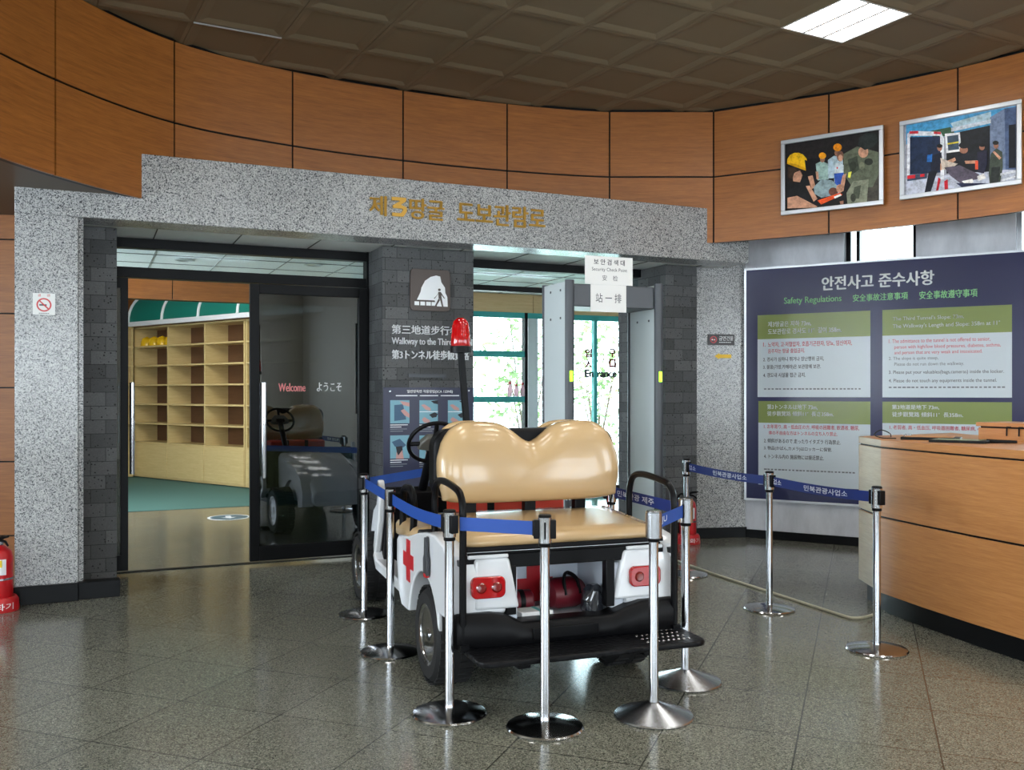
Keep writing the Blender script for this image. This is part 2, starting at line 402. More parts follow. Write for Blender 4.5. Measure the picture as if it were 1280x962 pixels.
# pitted stone jambs and the column between the openings
b = MB(); b.box(jb[0] - .35, jb[1], .43, .95, 0, LB + .01); struct(b.build('wall_left_jamb', BRICK, M=PF.M, bevel=.004))
b = MB(); b.box(jb[4], jb[5] + .02, .438, 1.3, 0, LB + .01); struct(b.build('wall_right_jamb', BRICK, M=PF.M, bevel=.004))
uc0 = PF.hit(478, v=.438)[0]
b = MB(); b.box(uc0, jb[3], .438, .95, 0, LB + .01); struct(b.build('wall_column', BRICK, M=PF.M, bevel=.004))
b = MB(); b.box(u18 - .01, u98 + .0, -.03, .05, 0, .12); b.box(u98, u98 + .26, .0, .1, 0, .115); struct(b.build('baseboard_left', PLINTH, M=PF.M, bevel=.003))
# left lower wood wall
LW = Frame(-3.3, 7.25, R(8)); b = MB()
b.box(-3.4, -.1, .025, .06, 0, 2.9, 1)
for k in range(6): b.box(-3.4, -.12, 0, .03, -.26 + k * .565 + .006 if k else .0, -.26 + (k + 1) * .565 - .006, 0)
struct(b.build('wall_left_lower', [WOOD, BLACK], M=LW.M))
# banner wall: marble with windows
wu0 = BF.hit(933)[0]
WINS = [(BF.hit(1055)[0], BF.hit(1145)[0]), (BF.hit(1270)[0], BF.hit(1270)[0] + .95)]
WINS.append((WINS[1][1] + 1.1, WINS[1][1] + 2.05))
b = MB(); e = wu0 - .05
ZS, ZT = .5, 3.3
for a_, c_ in WINS:
    b.box(e, a_, 0, .25, 0, ZC); b.box(a_, c_, 0, .25, 0, ZS); b.box(a_, c_, 0, .25, ZT, ZC); e = c_
b.box(e, 5.9, 0, .25, 0, ZC)
struct(b.build('wall_banner_side', MARBLE, M=BF.M))
b = MB(); b.box(wu0, 5.9, -.02, .02, 0, .08); struct(b.build('baseboard_banner_side', PLINTH, M=BF.M))
for k, (a_, c_) in enumerate(WINS):
    w = thing('window_%d' % (k + 1), None, None, BF.at(a_, .1), kind='structure'); wd = c_ - a_
    q = MB(); q.box(0, .04, 0, .06, ZS, ZT); q.box(wd - .04, wd, 0, .06, ZS, ZT); q.box(0, wd, 0, .06, ZT - .04, ZT); q.box(0, wd, 0, .06, ZS, ZS + .04); q.box(.1, .13, -.06, .06, ZS, ZT)
    q.build('window_frame', DARKF if k == 0 else ALU, w)
    q = MB(); q.box(.02, wd - .02, .025, .031, ZS + .02, ZT - .02); q.build('glass', GLASSC, w)
# the rest of the hall behind the camera, with unseen glowing window panes added to light it
BACKW = mat('plain_wall_paint', (190, 184, 172), .7)
def far_wall(name, x0, y0, a, length, wins, idx):
    fr = Frame(x0, y0, a); q = MB(); e = 0
    for a_, c_ in wins: q.box(e, a_, 0, .2, 0, ZC); q.box(a_, c_, 0, .2, 0, .9); q.box(a_, c_, 0, .2, 3.0, ZC); e = c_
    q.box(e, length, 0, .2, 0, ZC); struct(q.build(name, BACKW, M=fr.M))
    for k, (a_, c_) in enumerate(wins):
        w = thing('window_%d' % (idx + k), None, None, fr.at(a_, .08), kind='structure'); wd = c_ - a_
        q = MB(); q.box(0, wd, .03, .04, .9, 3.0); q.build('pane', ADDGLOWL if idx == 11 else ADDGLOW, w)
        q = MB()
        for x in (0, wd / 2 - .03, wd - .06): q.box(x, x + .06, -.04, .03, .9, 3.0)
        for z in (.9, 2.2, 2.94): q.box(0, wd, -.04, .03, z, z + .06)
        q.build('window_frame', DARKF, w)
far_wall('wall_behind_camera', 7.5, -5, R(180), 14.5, [(1.2, 3.6), (5.0, 7.4), (8.8, 11.2)], 4)
far_wall('wall_far_right', 7.5, 9.0, R(-90), 14, [(6.0, 8.4), (9.5, 12.0)], 8)
far_wall('wall_far_left', -6.8, -5, R(90), 12.2, [(1.5, 4.0), (6, 8.2)], 11)

# ------------------------------------------------------------------ vestibule and locker room behind the doors
VF, VL = 4.0, .867
b = MB(); b.box(-3.25, 5.6, 1.0, 2.05, 2.66, 2.72); b.box(-5.6, 5.6, 2.05, VF, 2.66, 2.72)
for k in range(19):
    b.box(-5.6 + k * .6, -5.594 + k * .6, 1.0 if k > 3 else 2.05, VF, 2.654, 2.661, 1)
for k in range(6): b.box(-5.6 if k > 1 else -3.25, 5.6, 1.0 + k * .6, 1.006 + k * .6, 2.654, 2.661, 1)
struct(b.build('ceiling_vestibule', [WHITEC, mat('grey_tile_joint', (120, 122, 120), .6)], M=PF.M))
for k, (px, py) in enumerate([(231, 325), (392, 331), (120, 318)]):
    Y = F * 1.25 / (HY - py); p = PF.I @ Vector(((px - CX) / F * Y, Y, 2.655))
    t = thing('downlight', 'round recessed downlight in the white lobby ceiling ' + ['above the open doorway', 'above the glass door leaf', 'behind the left stone jamb'][k], 'downlight', PF.at(p.x, p.y, 2.655))
    q = MB(); q.lathe([(.075, .0), (.09, -.002), (.092, -.008), (.075, -.012), (.068, -.004)], 24); q.build('rim', ALU, t)
    q = MB(); q.lathe([(.066, -.003), (.02, -.002), (.001, -.002)], 24); q.build('diffuser', emis('downlight_glow', (1, .96, .9, 1), 3), t)
b = MB()
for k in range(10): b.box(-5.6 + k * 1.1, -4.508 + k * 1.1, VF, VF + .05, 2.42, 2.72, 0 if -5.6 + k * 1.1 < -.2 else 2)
b.box(-5.6, 5.6, VF + .02, VF + .3, 2.43, 3.3, 1)
struct(b.build('trim_5', [WOOD, BLACK, wood('glare_paled_veneer', (206, 168, 118), (232, 200, 152))], M=PF.M))  # lighter copy on the right section paints in the entrance glare
ucw = PF.hit(560, v=.95)[0]
b = MB(); b.box(ucw - .1, ucw, .96, 1.25, 0, 2.7); struct(b.build('wall_lobby_divider', mat('dark_lobby_paint', (96, 98, 102), .6), M=PF.M))
b = MB(); b.box(-5.7, -5.55, 2.05, 12.2, 0, 3.3); struct(b.build('wall_lobby_left', mat('dark_lobby_paint', (96, 98, 102), .6), M=PF.M))
w = thing('window_21', None, None, Frame(-6.7, 0, 0).at(0), kind='structure'); w.matrix_world = PF.at(-5.54, 2.2, 0) @ Matrix.Rotation(R(90), 4, 'Z')  # unseen window, added to brighten the lobby ceiling and floor
q = MB(); q.box(0, 1.75, -.012, -.004, .7, 2.55); q.build('pane', ADDGLOWL, w)
q = MB()
for x in (0, .85, 1.7): q.box(x, x + .05, -.05, -.012, .7, 2.55)
q.box(0, 1.75, -.05, -.012, 2.5, 2.55); q.box(0, 1.75, -.05, -.012, .7, .75); q.build('window_frame', ALU, w)
# room beyond
SA = math.atan2(-1.9, 2.42); SF = Frame(-6.24, 15.5, SA)       # face of the shelving
b = MB(); b.box(-3.5, 5.4, .5, .6, 0, 3.3); struct(b.build('wall_locker_back', WOOD, M=SF.M))
b = MB(); b.box(ucw - .1, ucw, VF, 12.2, 0, 3.3); struct(b.build('wall_locker_right', mat('locker_room_paint', (170, 170, 164), .6), M=PF.M))
b = MB(); b.box(-5.7, ucw, 12.1, 12.2, 0, 3.3); struct(b.build('wall_locker_end', mat('locker_room_paint', (170, 170, 164), .6), M=PF.M))
b = MB(); b.box(-9, 2.5, VF + .3, 12.3, 3.22, 3.3); struct(b.build('ceiling_locker', WHITEC, M=PF.M))
b = MB(); b.box(-5.5, ucw - .12, 4.9, 11, .001, .006); struct(b.build('floor_locker', CARPET, M=PF.M))
def helmet_shelf(u0, cols, lab, w=1.0):
    t = thing('helmet_shelf', lab, 'shelf', SF.at(u0, 0)); W_ = w * cols
    q = MB(); q.box(0, W_, 0, .44, .02, .57)
    for k in range(cols): q.box(k * w + .01, (k + 1) * w - .01, -.012, 0, .05, .555)
    q.build('base_cabinet', SHELFW, t, bevel=.003)
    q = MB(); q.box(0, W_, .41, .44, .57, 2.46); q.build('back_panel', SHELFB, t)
    for k in range(cols + 1):
        q = MB(); x = min(max(k * w - .015, 0), W_ - .03); q.box(x, x + .03, .002, .41, .57, 2.46); q.build('divider', SHELFW, t)
    for k in range(7):
        q = MB(); q.box(0, W_, -.004, .41, .57 + k * .311, .595 + k * .311); q.build('shelf_board', SHELFW, t)
    return t
helmet_shelf(0, 3, 'tall plywood cubby shelf seen through the open doorway, yellow helmets in its top row')
helmet_shelf(3.02, 2, 'tall plywood cubby shelf standing behind the smoked glass door leaf')
SL = Frame(-6.17, 15.43, R(52))
t = thing('helmet_shelf', 'cubby shelf at the far left edge of the doorway holding orange helmets', 'shelf', SL.at(-1.35, 0))
q = MB(); q.box(0, 1.3, 0, .4, .02, .57); q.build('base_cabinet', SHELFW, t, bevel=.003)
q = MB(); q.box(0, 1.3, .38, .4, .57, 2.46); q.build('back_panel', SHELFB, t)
for k in range(3):
    q = MB(); q.box(k * .635, k * .635 + .03, .002, .38, .57, 2.46); q.build('divider', SHELFW, t)
for k in range(7):
    q = MB(); q.box(0, 1.3, -.004, .38, .57 + k * .311, .595 + k * .311); q.build('shelf_board', SHELFW, t)
def helmet(M, m, label, group):
    t = thing('safety_helmet', label, 'helmet', M, group)
    q = MB(); q.lathe([(.098, 0), (.1, .02), (.094, .07), (.075, .115), (.04, .142), (.001, .148)], 20)
    q.tube([(0, -.095, .05), (0, -.07, .125), (0, 0, .156), (0, .07, .125), (0, .095, .05)], .012, 6); q.build('shell', m, t)
    q = MB(); q.lathe([(.096, .004), (.115, 0), (.115, .006), (.096, .014)], 20); q.build('brim', m, t)
    return t
hl = ['first of four yellow helmets in the top cubby row, counted from the left', 'second of four yellow helmets in the top cubby row, counted from the left', 'third of four yellow helmets in the top cubby row, counted from the left', 'last of four yellow helmets in the top cubby row, against the divider']
for k in range(4): helmet(SF.at((.15 + k * .231), .15, .596 + 5 * .311), YEL, hl[k], 'yellow helmets in the cubby')
wl = ['top', 'second', 'third', 'fourth', 'fifth']
for k in range(5): helmet(SL.at(-.3, .17, .596 + (5 - k) * .311), ORG, 'orange helmet on the %s board of the cubby shelf at the doorway\'s left edge' % wl[k], 'orange helmets on the left shelf')
# teal canopy over the shelving
t = thing('canopy', 'teal barrel canopy with pale metal ribs above the plywood shelving', 'canopy', SF.at(.02, -.12, 2.485))
arc = [(-.02, .02)] + [(.46 - .46 * math.cos(R(a)), .05 + .5 * math.sin(R(a))) for a in range(0, 91, 10)]
q = MB(); q.loft([[(x, y, z) for x in (0, 4.9)] for y, z in arc], 0, caps=False, closed=False); q.build('fabric', TEALF, t)
q = MB(); q.box(0, 4.9, -.05, .02, -.02, .05); q.build('edge_rail', WHITE, t)
for k in range(5):
    q = MB(); q.tube([(.05 + k * .98, y - .012, z + .012) for y, z in arc], .022, 8); q.build('rib', WHITE, t)
# ------------------------------------------------------------------ sliding doors (left opening)
def at_v(px, v): return PF.hit(px, v=v)[0]
b = MB(); ulr = at_v(850, VF); b.box(ulr, ulr + .1, 1.3, VF, 0, 2.7); b.box(jb[5], ulr, 1.25, 1.3, 0, 2.7); struct(b.build('wall_lobby_right', mat('lobby_pale_paint', (200, 202, 200), .6), M=PF.M))
ud0, ud1 = jb[1] - .02, at_v(462, VL)
def zz(px, py, v): return PF.hit(px, py, v)[1]
HT, TB, TT = 2.60, 2.33, 2.27
t = thing('door_1', None, None, PF.at(0, VL), kind='structure')
q = MB(); q.box(ud0, ud1 + .02, 0, .1, 2.52, HT); q.box(ud0, ud1 + .02, 0, .1, TT + .02, TB + .04); q.box(ud1 - .03, ud1 + .03, -.02, .1, 0, HT);
q.box(ud0, ud1, .02, .08, .0005, .006); q.build('door_frame', DARKF, t, bevel=.004)
q = MB(); q.box(ud0 + .03, ud1 - .03, .045, .055, TB + .04, 2.52); q.build('transom_glass', GLASSC, t)
ul0, ul1 = at_v(312, VL - .03), ud1 - .03
def leaf(t, a_, c_, bot=.12):
    q = MB(); st = .075
    q.box(a_, a_ + st, -.05, -.005, .03, TT + .01); q.box(c_ - st, c_, -.05, -.005, .03, TT + .01); q.box(a_ + st, c_ - st, -.05, -.005, TT - .07, TT + .01); q.box(a_ + st, c_ - st, -.05, -.005, .03, .03 + bot)
    q.build('leaf_frame', DARKF, t, bevel=.003)
    q = MB(); q.box(a_ + st - .01, c_ - st + .01, -.032, -.024, .03 + bot - .01, TT - .06); q.build('glass', GLASSD, t)
t = thing('door_2', None, None, PF.at(0, VL), kind='structure')
leaf(t, ul0, ul1)
def bar_handle(t, u, y, z0, z1):
    q = MB(); q.tube([(u, y, z0), (u, y, z1)], .019, 14)
    for z in (z0 + .12, z1 - .12): q.tube([(u, y, z), (u, y + .075, z)], .009, 8)
    q.build('door_handle', CHROME, t)
hu = at_v(330, VL - .09); bar_handle(t, hu, -.105, zz(330, 597, VL - .1), zz(330, 478, VL - .1))
q = MB()
def tx(q, fr, s, p0, p1, y0, y1, v, mi=0, bold=0., depth=0., dy=0.):
    """lettering on frame fr at depth v between columns p0..p1; y0/y1 are its top and bottom rows at the left end"""
    a_, zt = fr.hit(p0, y0, v); c_, _ = fr.hit(p1, HY, v); _, zb = fr.hit(p0, y1, v)
    text(q, s, a_, c_, zb, zt, v + dy, mi, bold, depth)
for s, p0, p1, y0, y1, mi in (('Welcome', 348, 382, 479, 489, 1), ('ようこそ', 396, 427, 478, 489, 0)): tx(q, PF, s, p0, p1, y0, y1, VL - .034, mi, .02)
q.v = [(x, y - VL, z) for x, y, z in q.v]; o = q.build('welcome_lettering', [INKW, mat('pink_ink', (240, 150, 150), .5)], t)
# left leaf slid open behind the jamb
t = thing('door_3', None, None, PF.at(0, VL), kind='structure')
ue = at_v(160, VL); q = MB(); q.box(ue - .055, ue, -.05, -.005, .03, TT + .01); q.box(ue - .5, ue - .05, -.05, -.005, .03, .15); q.box(ue - .5, ue - .05, -.05, -.005, TT - .07, TT + .01); q.build('leaf_frame', DARKF, t, bevel=.003)
q = MB(); q.box(ue - .5, ue - .05, -.032, -.024, .14, TT - .06); q.build('glass', GLASSD, t)
for px, v in ((165, VL - .115), (149, VL - .0)):
    pass
bar_handle(t, ue - .03 + .055, -.115, zz(163, 592, VL - .1), zz(163, 478, VL - .1)); 
q = MB(); q.tube([(ue - .05, .07, .76), (ue - .05, .07, 1.48)], .017, 12); q.tube([(ue - .05, .07, .88), (ue - .03, -.01, .88)], .008, 8); q.tube([(ue - .05, .07, 1.36), (ue - .03, -.01, 1.36)], .008, 8); q.build('door_handle', CHROME, t)
# floor decal in the doorway
x, y = ground(286, 646.5)
t = thing('floor_sticker', 'round blue floor sticker with a pale arrow just inside the open doorway', 'sticker', T(x, y, .002, PA))
q = MB(); q.lathe([(.23, 0), (.23, .001), (.001, .001)], 40); q.lathe([(.205, .0012), (.001, .0016)], 40, 1)
q.poly([(-.03, .11, .0022), (-.03, -.01, .0022), (-.09, -.01, .0022), (0, -.12, .0022), (.09, -.01, .0022), (.03, -.01, .0022), (.03, .11, .0022)][::1], 2)
q.build('disc', [INKW, mat('petrol_blue_print', (24, 84, 108), .3), INKW], t)
# teal pull-up banner behind the door leaf
p = PF.at(at_v(444, 1.25), 1.25)
t = thing('feather_banner', 'narrow teal cloth banner hanging behind the right edge of the glass door leaf', 'banner', p)
q = MB(); q.prism([(-.055, .34), (.02, .28), (.05, 2.0), (.02, 2.02)], 0, .012, 'y'); q.build('cloth', mat('bright_teal_cloth', (40, 190, 196), .6), t)
q = MB(); q.tube([(.05, .006, 0.01), (.055, .006, 2.04)], .012, 8); q.lathe([(.14, 0), (.14, .012), (.02, .03)], 20, c=(.05, 0, 0)); q.build('pole', ALU, t)
# ------------------------------------------------------------------ right opening: door frame, glazed front, garden
t = thing('door_4', None, None, PF.at(0, VL), kind='structure')
ur0, ur1 = jb[3], jb[4]
q = MB(); q.box(ur0, ur1 + .15, 0, .1, 2.52, HT); q.box(ur0, ur1 + .15, 0, .1, 2.32, 2.37); q.box(ur1 + .05, ur1 + .15, 0, .1, 0, HT); q.build('door_frame', DARKF, t, bevel=.004)
q = MB(); q.box(ur0, ur1 + .05, .045, .055, 2.37, 2.52); q.build('transom_glass', GLASSC, t)
fu = lambda px: at_v(px, VF)
t = thing('window_20', None, None, PF.at(0, VF), kind='structure')
U0, U1 = ucw, 5.6; ZF = 2.42
q = MB()
for z, h in ((ZF - .07, .07), (1.85, .075), (1.27, .075), (.62, .06), (.0, .12)): q.box(U0, fu(657), -.02, .06, z, z + h)
q.box(fu(657), U1, -.02, .06, ZF - .07, ZF); q.box(U0, U1, -.02, .06, 0, .05)
for px, w in ((742, .05), (781, .07), (862, .06)): q.box(fu(px), fu(px) + w, -.02, .06, 0, ZF)
q.build('teal_frame', TEAL, t, bevel=.004)
q = MB(); q.box(fu(655), fu(655) + .04, -.03, .07, 0, ZF); q.build('mullion', DARKF, t)
q = MB(); q.box(fu(660), fu(672), -.01, .05, 0, ZF); q.build('door_post', ALU, t)
q = MB(); q.box(U0, fu(655), .015, .021, .1, ZF); q.box(fu(672), U1, .015, .021, .05, ZF); q.build('glass', GLASSC, t)
q = MB()
for s, p0, p1, y0, y1, mi in (('입', 731, 740, 436, 446, 0), ('구', 761, 770, 436, 446, 0), ('入', 731, 740, 449, 459, 0), ('口', 761, 770, 449, 459, 0), ('Entrance', 731, 771, 462, 471, 1)): tx(q, PF, s, p0, p1, y0, y1, VF + .008, mi, .07)
q.v = [(x, y - VF, z) for x, y, z in q.v]; q.build('entrance_lettering', [mat('dark_red_ink', (130, 22, 34), .5), mat('slate_ink', (70, 72, 78), .5)], t)
for k, px in enumerate((637, 645, 653)):
    uu = fu(px); t = thing('bottle', ['leftmost', 'middle', 'rightmost'][k] + ' of three small red-capped bottles on the teal window rail', 'bottle', PF.at(uu, VF - .005, 1.346), 'bottles on the window rail')
    h = (.19, .16, .18)[k]
    q = MB(); q.lathe([(.028, 0), (.03, .01), (.03, h * .55), (.014, h * .78), (.014, h * .84)], 14); q.build('body', PINKP, t)
    q = MB(); q.lathe([(.016, h * .82), (.016, h), (.001, h)], 14); q.build('cap', RED, t)
b = MB(); b.box(U0 - 6, 9, VF + .02, VF + 14, -.06, -.01); struct(b.build('ground', mat('pale_paving', (206, 204, 196), .8), M=PF.M))
LEAFM = mat('sunlit_foliage', (96, 128, 62), .7); base(LEAFM, ramp(LEAFM, noise(LEAFM, coords(LEAFM), 6, 2), [(.3, (50, 74, 36)), (.7, (120, 146, 74))]))
def bush(u, v, r, h, lab):
    t = thing('garden_bush', lab, 'bush', PF.at(u, v, -.01)); q = MB()
    for k in range(700):
        a = random.uniform(0, 6.283); zz_ = random.random(); rr_ = r * math.sqrt(random.random()) * (1 - .5 * abs(zz_ - .45)); z = .12 + zz_ * h
        c = Vector((rr_ * math.cos(a), rr_ * math.sin(a), z)); d = Vector((random.gauss(0, 1), random.gauss(0, 1), random.gauss(0, 1))).normalized(); e_ = d.orthogonal().normalized()
        s_ = random.uniform(.06, .13); q.poly([tuple(c - d * s_), tuple(c + e_ * s_ * .5), tuple(c + d * s_), tuple(c - e_ * s_ * .5)])
    q.build('leaves', LEAFM, t, ang=180)
    q = MB()
    for k in range(7):
        a = k * .9; q.tube([(0.03 * math.cos(a), .03 * math.sin(a), 0), (r * .5 * math.cos(a), r * .5 * math.sin(a), h * .8)], [.022, .008], 6)
    q.build('stems', mat('bark', (84, 66, 50), .8), t)
def wv(X, Y): p = PF.I @ Vector((X, Y, 0)); return p.x, p.y
bush(*wv(.3, 18.5), 1.1, 3.6, 'tall loose shrub outside the window left of the metal detector')
bush(*wv(1.9, 21), 1.2, 3.4, 'leafy shrub outside seen through the metal detector gate')
bush(*wv(2.3, 16.2), .35, 3.0, 'narrow leafy shrub outside at the right edge of the entrance glass')
# ================================================================== BANNER, SIGNS
BU0, BZT = BF.hit(933, 338, -.05); BZB = BF.hit(933, 622, -.05)[1]; BU1 = BF.hit(1300, 330, -.05)[0]
t = thing('regulations_banner', 'large navy wall panel with four green-headed boxes of safety rules behind the desk', 'banner', BF.at(0, -.05))
q = MB(); q.box(BU0, BU1, 0, .012, BZB, BZT)
def bh(px, py): return BF.hit(px, py, -.05)
BX = [(947, 394, 1088, 424, 496), (1103, 387, 1265, 417, 494), (948, 501, 1088, 528, 605), (1103, 501, 1265, 528, 603)]
for k, (p0, y0, p1, ym, y1) in enumerate(BX):
    a_, zt = bh(p0, y0); c_, _ = bh(p1, y0); _, zm = bh(p0, ym); _, zb = bh(p0, y1)
    if k in (1, 3): zt = bh(947, 394)[1] if k == 1 else bh(948, 501)[1]; zm = bh(947, 424)[1] if k == 1 else bh(948, 526)[1]; zb = bh(947, 496)[1] if k == 1 else bh(948, 605)[1]
    q.poly([(a_, -.001, zm), (c_, -.001, zm), (c_, -.001, zt), (a_, -.001, zt)], 2); q.poly([(a_, -.001, zb), (c_, -.001, zb), (c_, -.001, zm), (a_, -.001, zm)], 1)
def bt(s, p0, p1, y0, y1, mi, bold=.012):
    a_, zt = bh(p0, y0); c_, _ = bh(p1, y0); _, zb = bh(p0, y1); text(q, s, a_, c_, zb, zt, -.002, mi, bold)
bt('안전사고 준수사항', 1027, 1168, 346, 363, 3, .03)
bt('Safety Regulations', 980, 1052, 372, 382, 4, .015); bt('安全事故注意事項', 1066, 1135, 368, 377, 4, .02); bt('安全事故遵守事項', 1149, 1222, 364, 374, 4, .02)
bt('제3땅굴은 지하 73m,', 960, 1014, 402, 409, 3); bt('도보관람로 경사도 11˚  길이 358m.', 960, 1052, 411, 418, 3)
bt('1.', 954, 957, 428, 433, 5); bt('노약자, 고·저혈압자, 호흡기곤란자, 당뇨, 임신여자,', 960, 1065, 427.5, 434, 5); bt('음주자는 땅굴 출입금지.', 960, 1006, 436, 441.5, 5)
bt('2. 경사가 심하니 뛰거나 장난행위 금지,', 954, 1030, 446.5, 452, 6); bt('3. 물품(가방,카메라)은 보관함에 보관.', 954, 1026, 456, 462, 6); bt('4. 갱도내 시설물 접근 금지.', 954, 1007, 466, 471.5, 6)
bt("The Third Tunnel's Slope: 73m,", 1116, 1205, 396, 402, 3, .005); bt("The Walkway's Length and Slope: 358m at 11˚", 1116, 1250, 405, 411.5, 3, .005)
bt('1. The admittance to the tunnel is not offered to senior,', 1111, 1238, 424, 429.5, 5, 0); bt('person with high/low blood pressures, diabetes, asthma,', 1118, 1251, 431.5, 437, 5, 0); bt('and person that are very weak and intoxicated.', 1118, 1228, 438.5, 444, 5, 0)
bt('2. The slope is quite steep,', 1111, 1173, 446, 451, 7, 0); bt('Please do not run down the walkway.', 1118, 1205, 453, 458.5, 7, 0)
bt('3. Please put your valuables(bags,cameras) inside the locker.', 1111, 1255, 463, 468.5, 6, 0); bt('4. Please do not touch any equipments inside the tunnel.', 1111, 1246, 473.5, 479, 6, 0)
bt('第3トンネルは地下 73m,', 959, 1022, 505, 511.5, 3); bt('徒歩觀覽路 傾斜11˚  長さ358m.', 959, 1042, 513.5, 519.5, 3)
bt('1. お年寄り, 高・低血圧の方, 呼吸の困難者, 飲酒者, 糖尿,', 955, 1074, 530, 535.5, 5); bt('体の不自由な方はトンネルの立ち入り禁止.', 961, 1047, 538, 543, 5)
bt('2. 傾斜があるので 走ったりイタズラ 行為禁止.', 955, 1051, 547.5, 553, 6); bt('3. 物品(かばん,カメラ)はロッカーに保管.', 955, 1040, 557, 562.5, 6); bt('4. トンネル内の 施設物には接近禁止.', 955, 1030, 567, 572.5, 6)
bt('第3地道是地下 73m,', 1115, 1174, 505.5, 511.5, 3); bt('徒步觀覽路 傾斜11˚  長358m.', 1115, 1204, 514.5, 520.5, 3); bt('1. 老弱者, 高・低血压, 呼吸器困難者, 糖尿病, 心身老弱,', 1112, 1246, 531, 536.5, 5)
for k, (p0, p1, y) in enumerate(((955, 1078, 486), (1111, 1258, 484), (955, 1070, 586))):   # hairline footnotes
    n = 26
    for i in range(n):
        pa = p0 + (p1 - p0) * i / n; pb = pa + (p1 - p0) / n * random.uniform(.5, .85); a_, z = bh(pa, y); c_, _ = bh(pb, y); z = bh(p0, y)[1]
        q.poly([(a_, -.002, z - .006), (c_, -.002, z - .006), (c_, -.002, z + .006), (a_, -.002, z + .006)], 7)
q.build('panel', [BANNER, PALEB, OLIVEB, INKW, INKG, INKR, INKB, INKGR], t)
q = MB(); q.box(BU0 - .02, BU1, -.006, .04, BZT, BZT + .018); q.box(BU0 - .02, BU1, -.006, .04, BZB - .018, BZB); q.box(BU0 - .02, BU0, -.006, .04, BZB, BZT); q.build('edge_trim', ALU, t)
# gold lettering on the lintel
t = thing('wall_lettering', 'raised gold Korean lettering on the granite lintel over the doorways', 'lettering', PF.at(0, -.001))
q = MB()
def tl(q, s, p0, p1, y0, y1, bold=.02, mi=0, depth=.012, dy=-.014):
    a_, zt = PF.hit(p0, y0); c_, _ = PF.hit(p1); _, zb = PF.hit(p0, y1); text(q, s, a_, c_, zb, zt, dy, mi, bold, depth)
tl(q, '제', 461, 483, 244, 268.5); tl(q, '땅굴', 511, 555, 247.5, 273); tl(q, '도보관람로', 571, 681, 251.5, 278)
a_, zt = PF.hit(488, 246); c_, _ = PF.hit(508); _, zb = PF.hit(488, 270)
W_ = c_ - a_; H_ = zt - zb; s_ = .2 * H_
q.prism([(a_ + x * W_, zb + z * H_) for x, z in ((.05, 1), (.95, 1), (.95, .82), (.62, .62), (1, .5), (1, .3), (.78, 0), (.08, 0), (.08, .18), (.62, .18), (.76, .34), (.7, .42), (.12, .42), (.12, .56), (.58, .82), (.05, .82))], -.014, -.002, 'y')
q.build('letters', GOLD, t)
# white lettering, pictogram and poster on the column
CV = .438
t = thing('wall_lettering', 'three lines of white lettering on the dark stone column', 'lettering', PF.at(0, CV - .001)); q = MB()
for s, p0, p1, y0, y1, bo in (('第三地道步行参观', 489.5, 585, 405.5, 417, .02), ('Walkway to the Third Tunnel', 489.5, 610, 421.5, 432.5, .015), ('第3トンネル徒歩観覧路', 489.5, 586, 437, 448.5, .03)):
    a_, zt = PF.hit(p0, y0, CV); c_ = min(PF.hit(p1, v=CV)[0], jb[3] - .015); _, zb = PF.hit(p0, y1, CV); text(q, s, a_, c_, zb, zt, -.006, 0, bo, .005)
q.build('letters', INKW, t)
t = thing('pictogram_sign', 'square brown sign with a white cave and walking figure on the stone column', 'sign', PF.at(0, CV)); q = MB()
a0, zt = PF.hit(512, 335.5, CV); a1, _ = PF.hit(562, v=CV); _, zb = PF.hit(512, 388, CV)
q.prism(rrect(a0, a1, zb, zt, .035), -.02, -.002, 'y'); q.build('plate', BROWN, t, bevel=.003)
# white print of the pictogram, traced on a 0..1 square
def P01(pts): return [(a0 + x * (a1 - a0), zb + z * (zt - zb)) for x, z in pts]
q = MB()
def flat(pts, mi, y): q.poly([(x, y, z) for x, z in P01(pts)], mi)
flat([(.16, .26), (.25, .45), (.27, .55), (.36, .72), (.5, .82), (.64, .86), (.74, .84), (.77, .7), (.86, .58), (.87, .45), (.92, .35), (.93, .12), (.66, .12), (.6, .26)], 0, -.0212)
for x in (.1, .245, .39, .525): flat([(x, .13), (x + .115, .13), (x + .115, .22), (x, .22)], 0, -.0212)
flat([(.72 + .035 * math.cos(k * .524), .52 + .032 * math.sin(k * .524)) for k in range(12)], 1, -.0216)
flat([(.69, .47), (.76, .47), (.78, .3), (.7, .3)], 1, -.0216); flat([(.7, .46), (.6, .3), (.58, .31), (.69, .42)], 1, -.0216); flat([(.76, .46), (.86, .32), (.84, .31), (.75, .42)], 1, -.0216)
flat([(.7, .31), (.6, .12), (.64, .12), (.74, .28)], 1, -.0216); flat([(.73, .31), (.78, .12), (.82, .12), (.78, .31)], 1, -.0216)
q.build('pictogram', [INKW, BROWN], t)
o = MB(); a_, z_ = PF.hit(510, 467, CV); c_, _ = PF.hit(557, v=CV); o.box(a_, c_, -.012, 0, z_ - .03, z_); o.box(a_ + .3, a_ + .31, -.014, -.01, z_ - .045, z_ - .03)
tag(o.build('wall_bracket', DETD, M=PF.at(0, CV - .001)), 'thin dark metal strip on the stone column above the navy poster', 'bracket')
t = thing('instruction_poster', 'navy poster of gas mask instructions with small photos on the stone column', 'poster', PF.at(0, CV)); q = MB()
a0, zt = PF.hit(478.5, 484, CV); a1 = jb[3] - .005; zb = .55; q.box(a0, a1, -.016, -.002, zb, zt, 0)
ph = lambda px, py: PF.hit(px, py, CV)
def pb(p0, p1, y0, y1, mi, d=-.0165):
    a_, zt_ = ph(p0, y0); c_, _ = ph(p1, y0); _, zb_ = ph(p0, y1); q.poly([(a_, d, zb_), (c_, d, zb_), (c_, d, zt_), (a_, d, zt_)], mi)
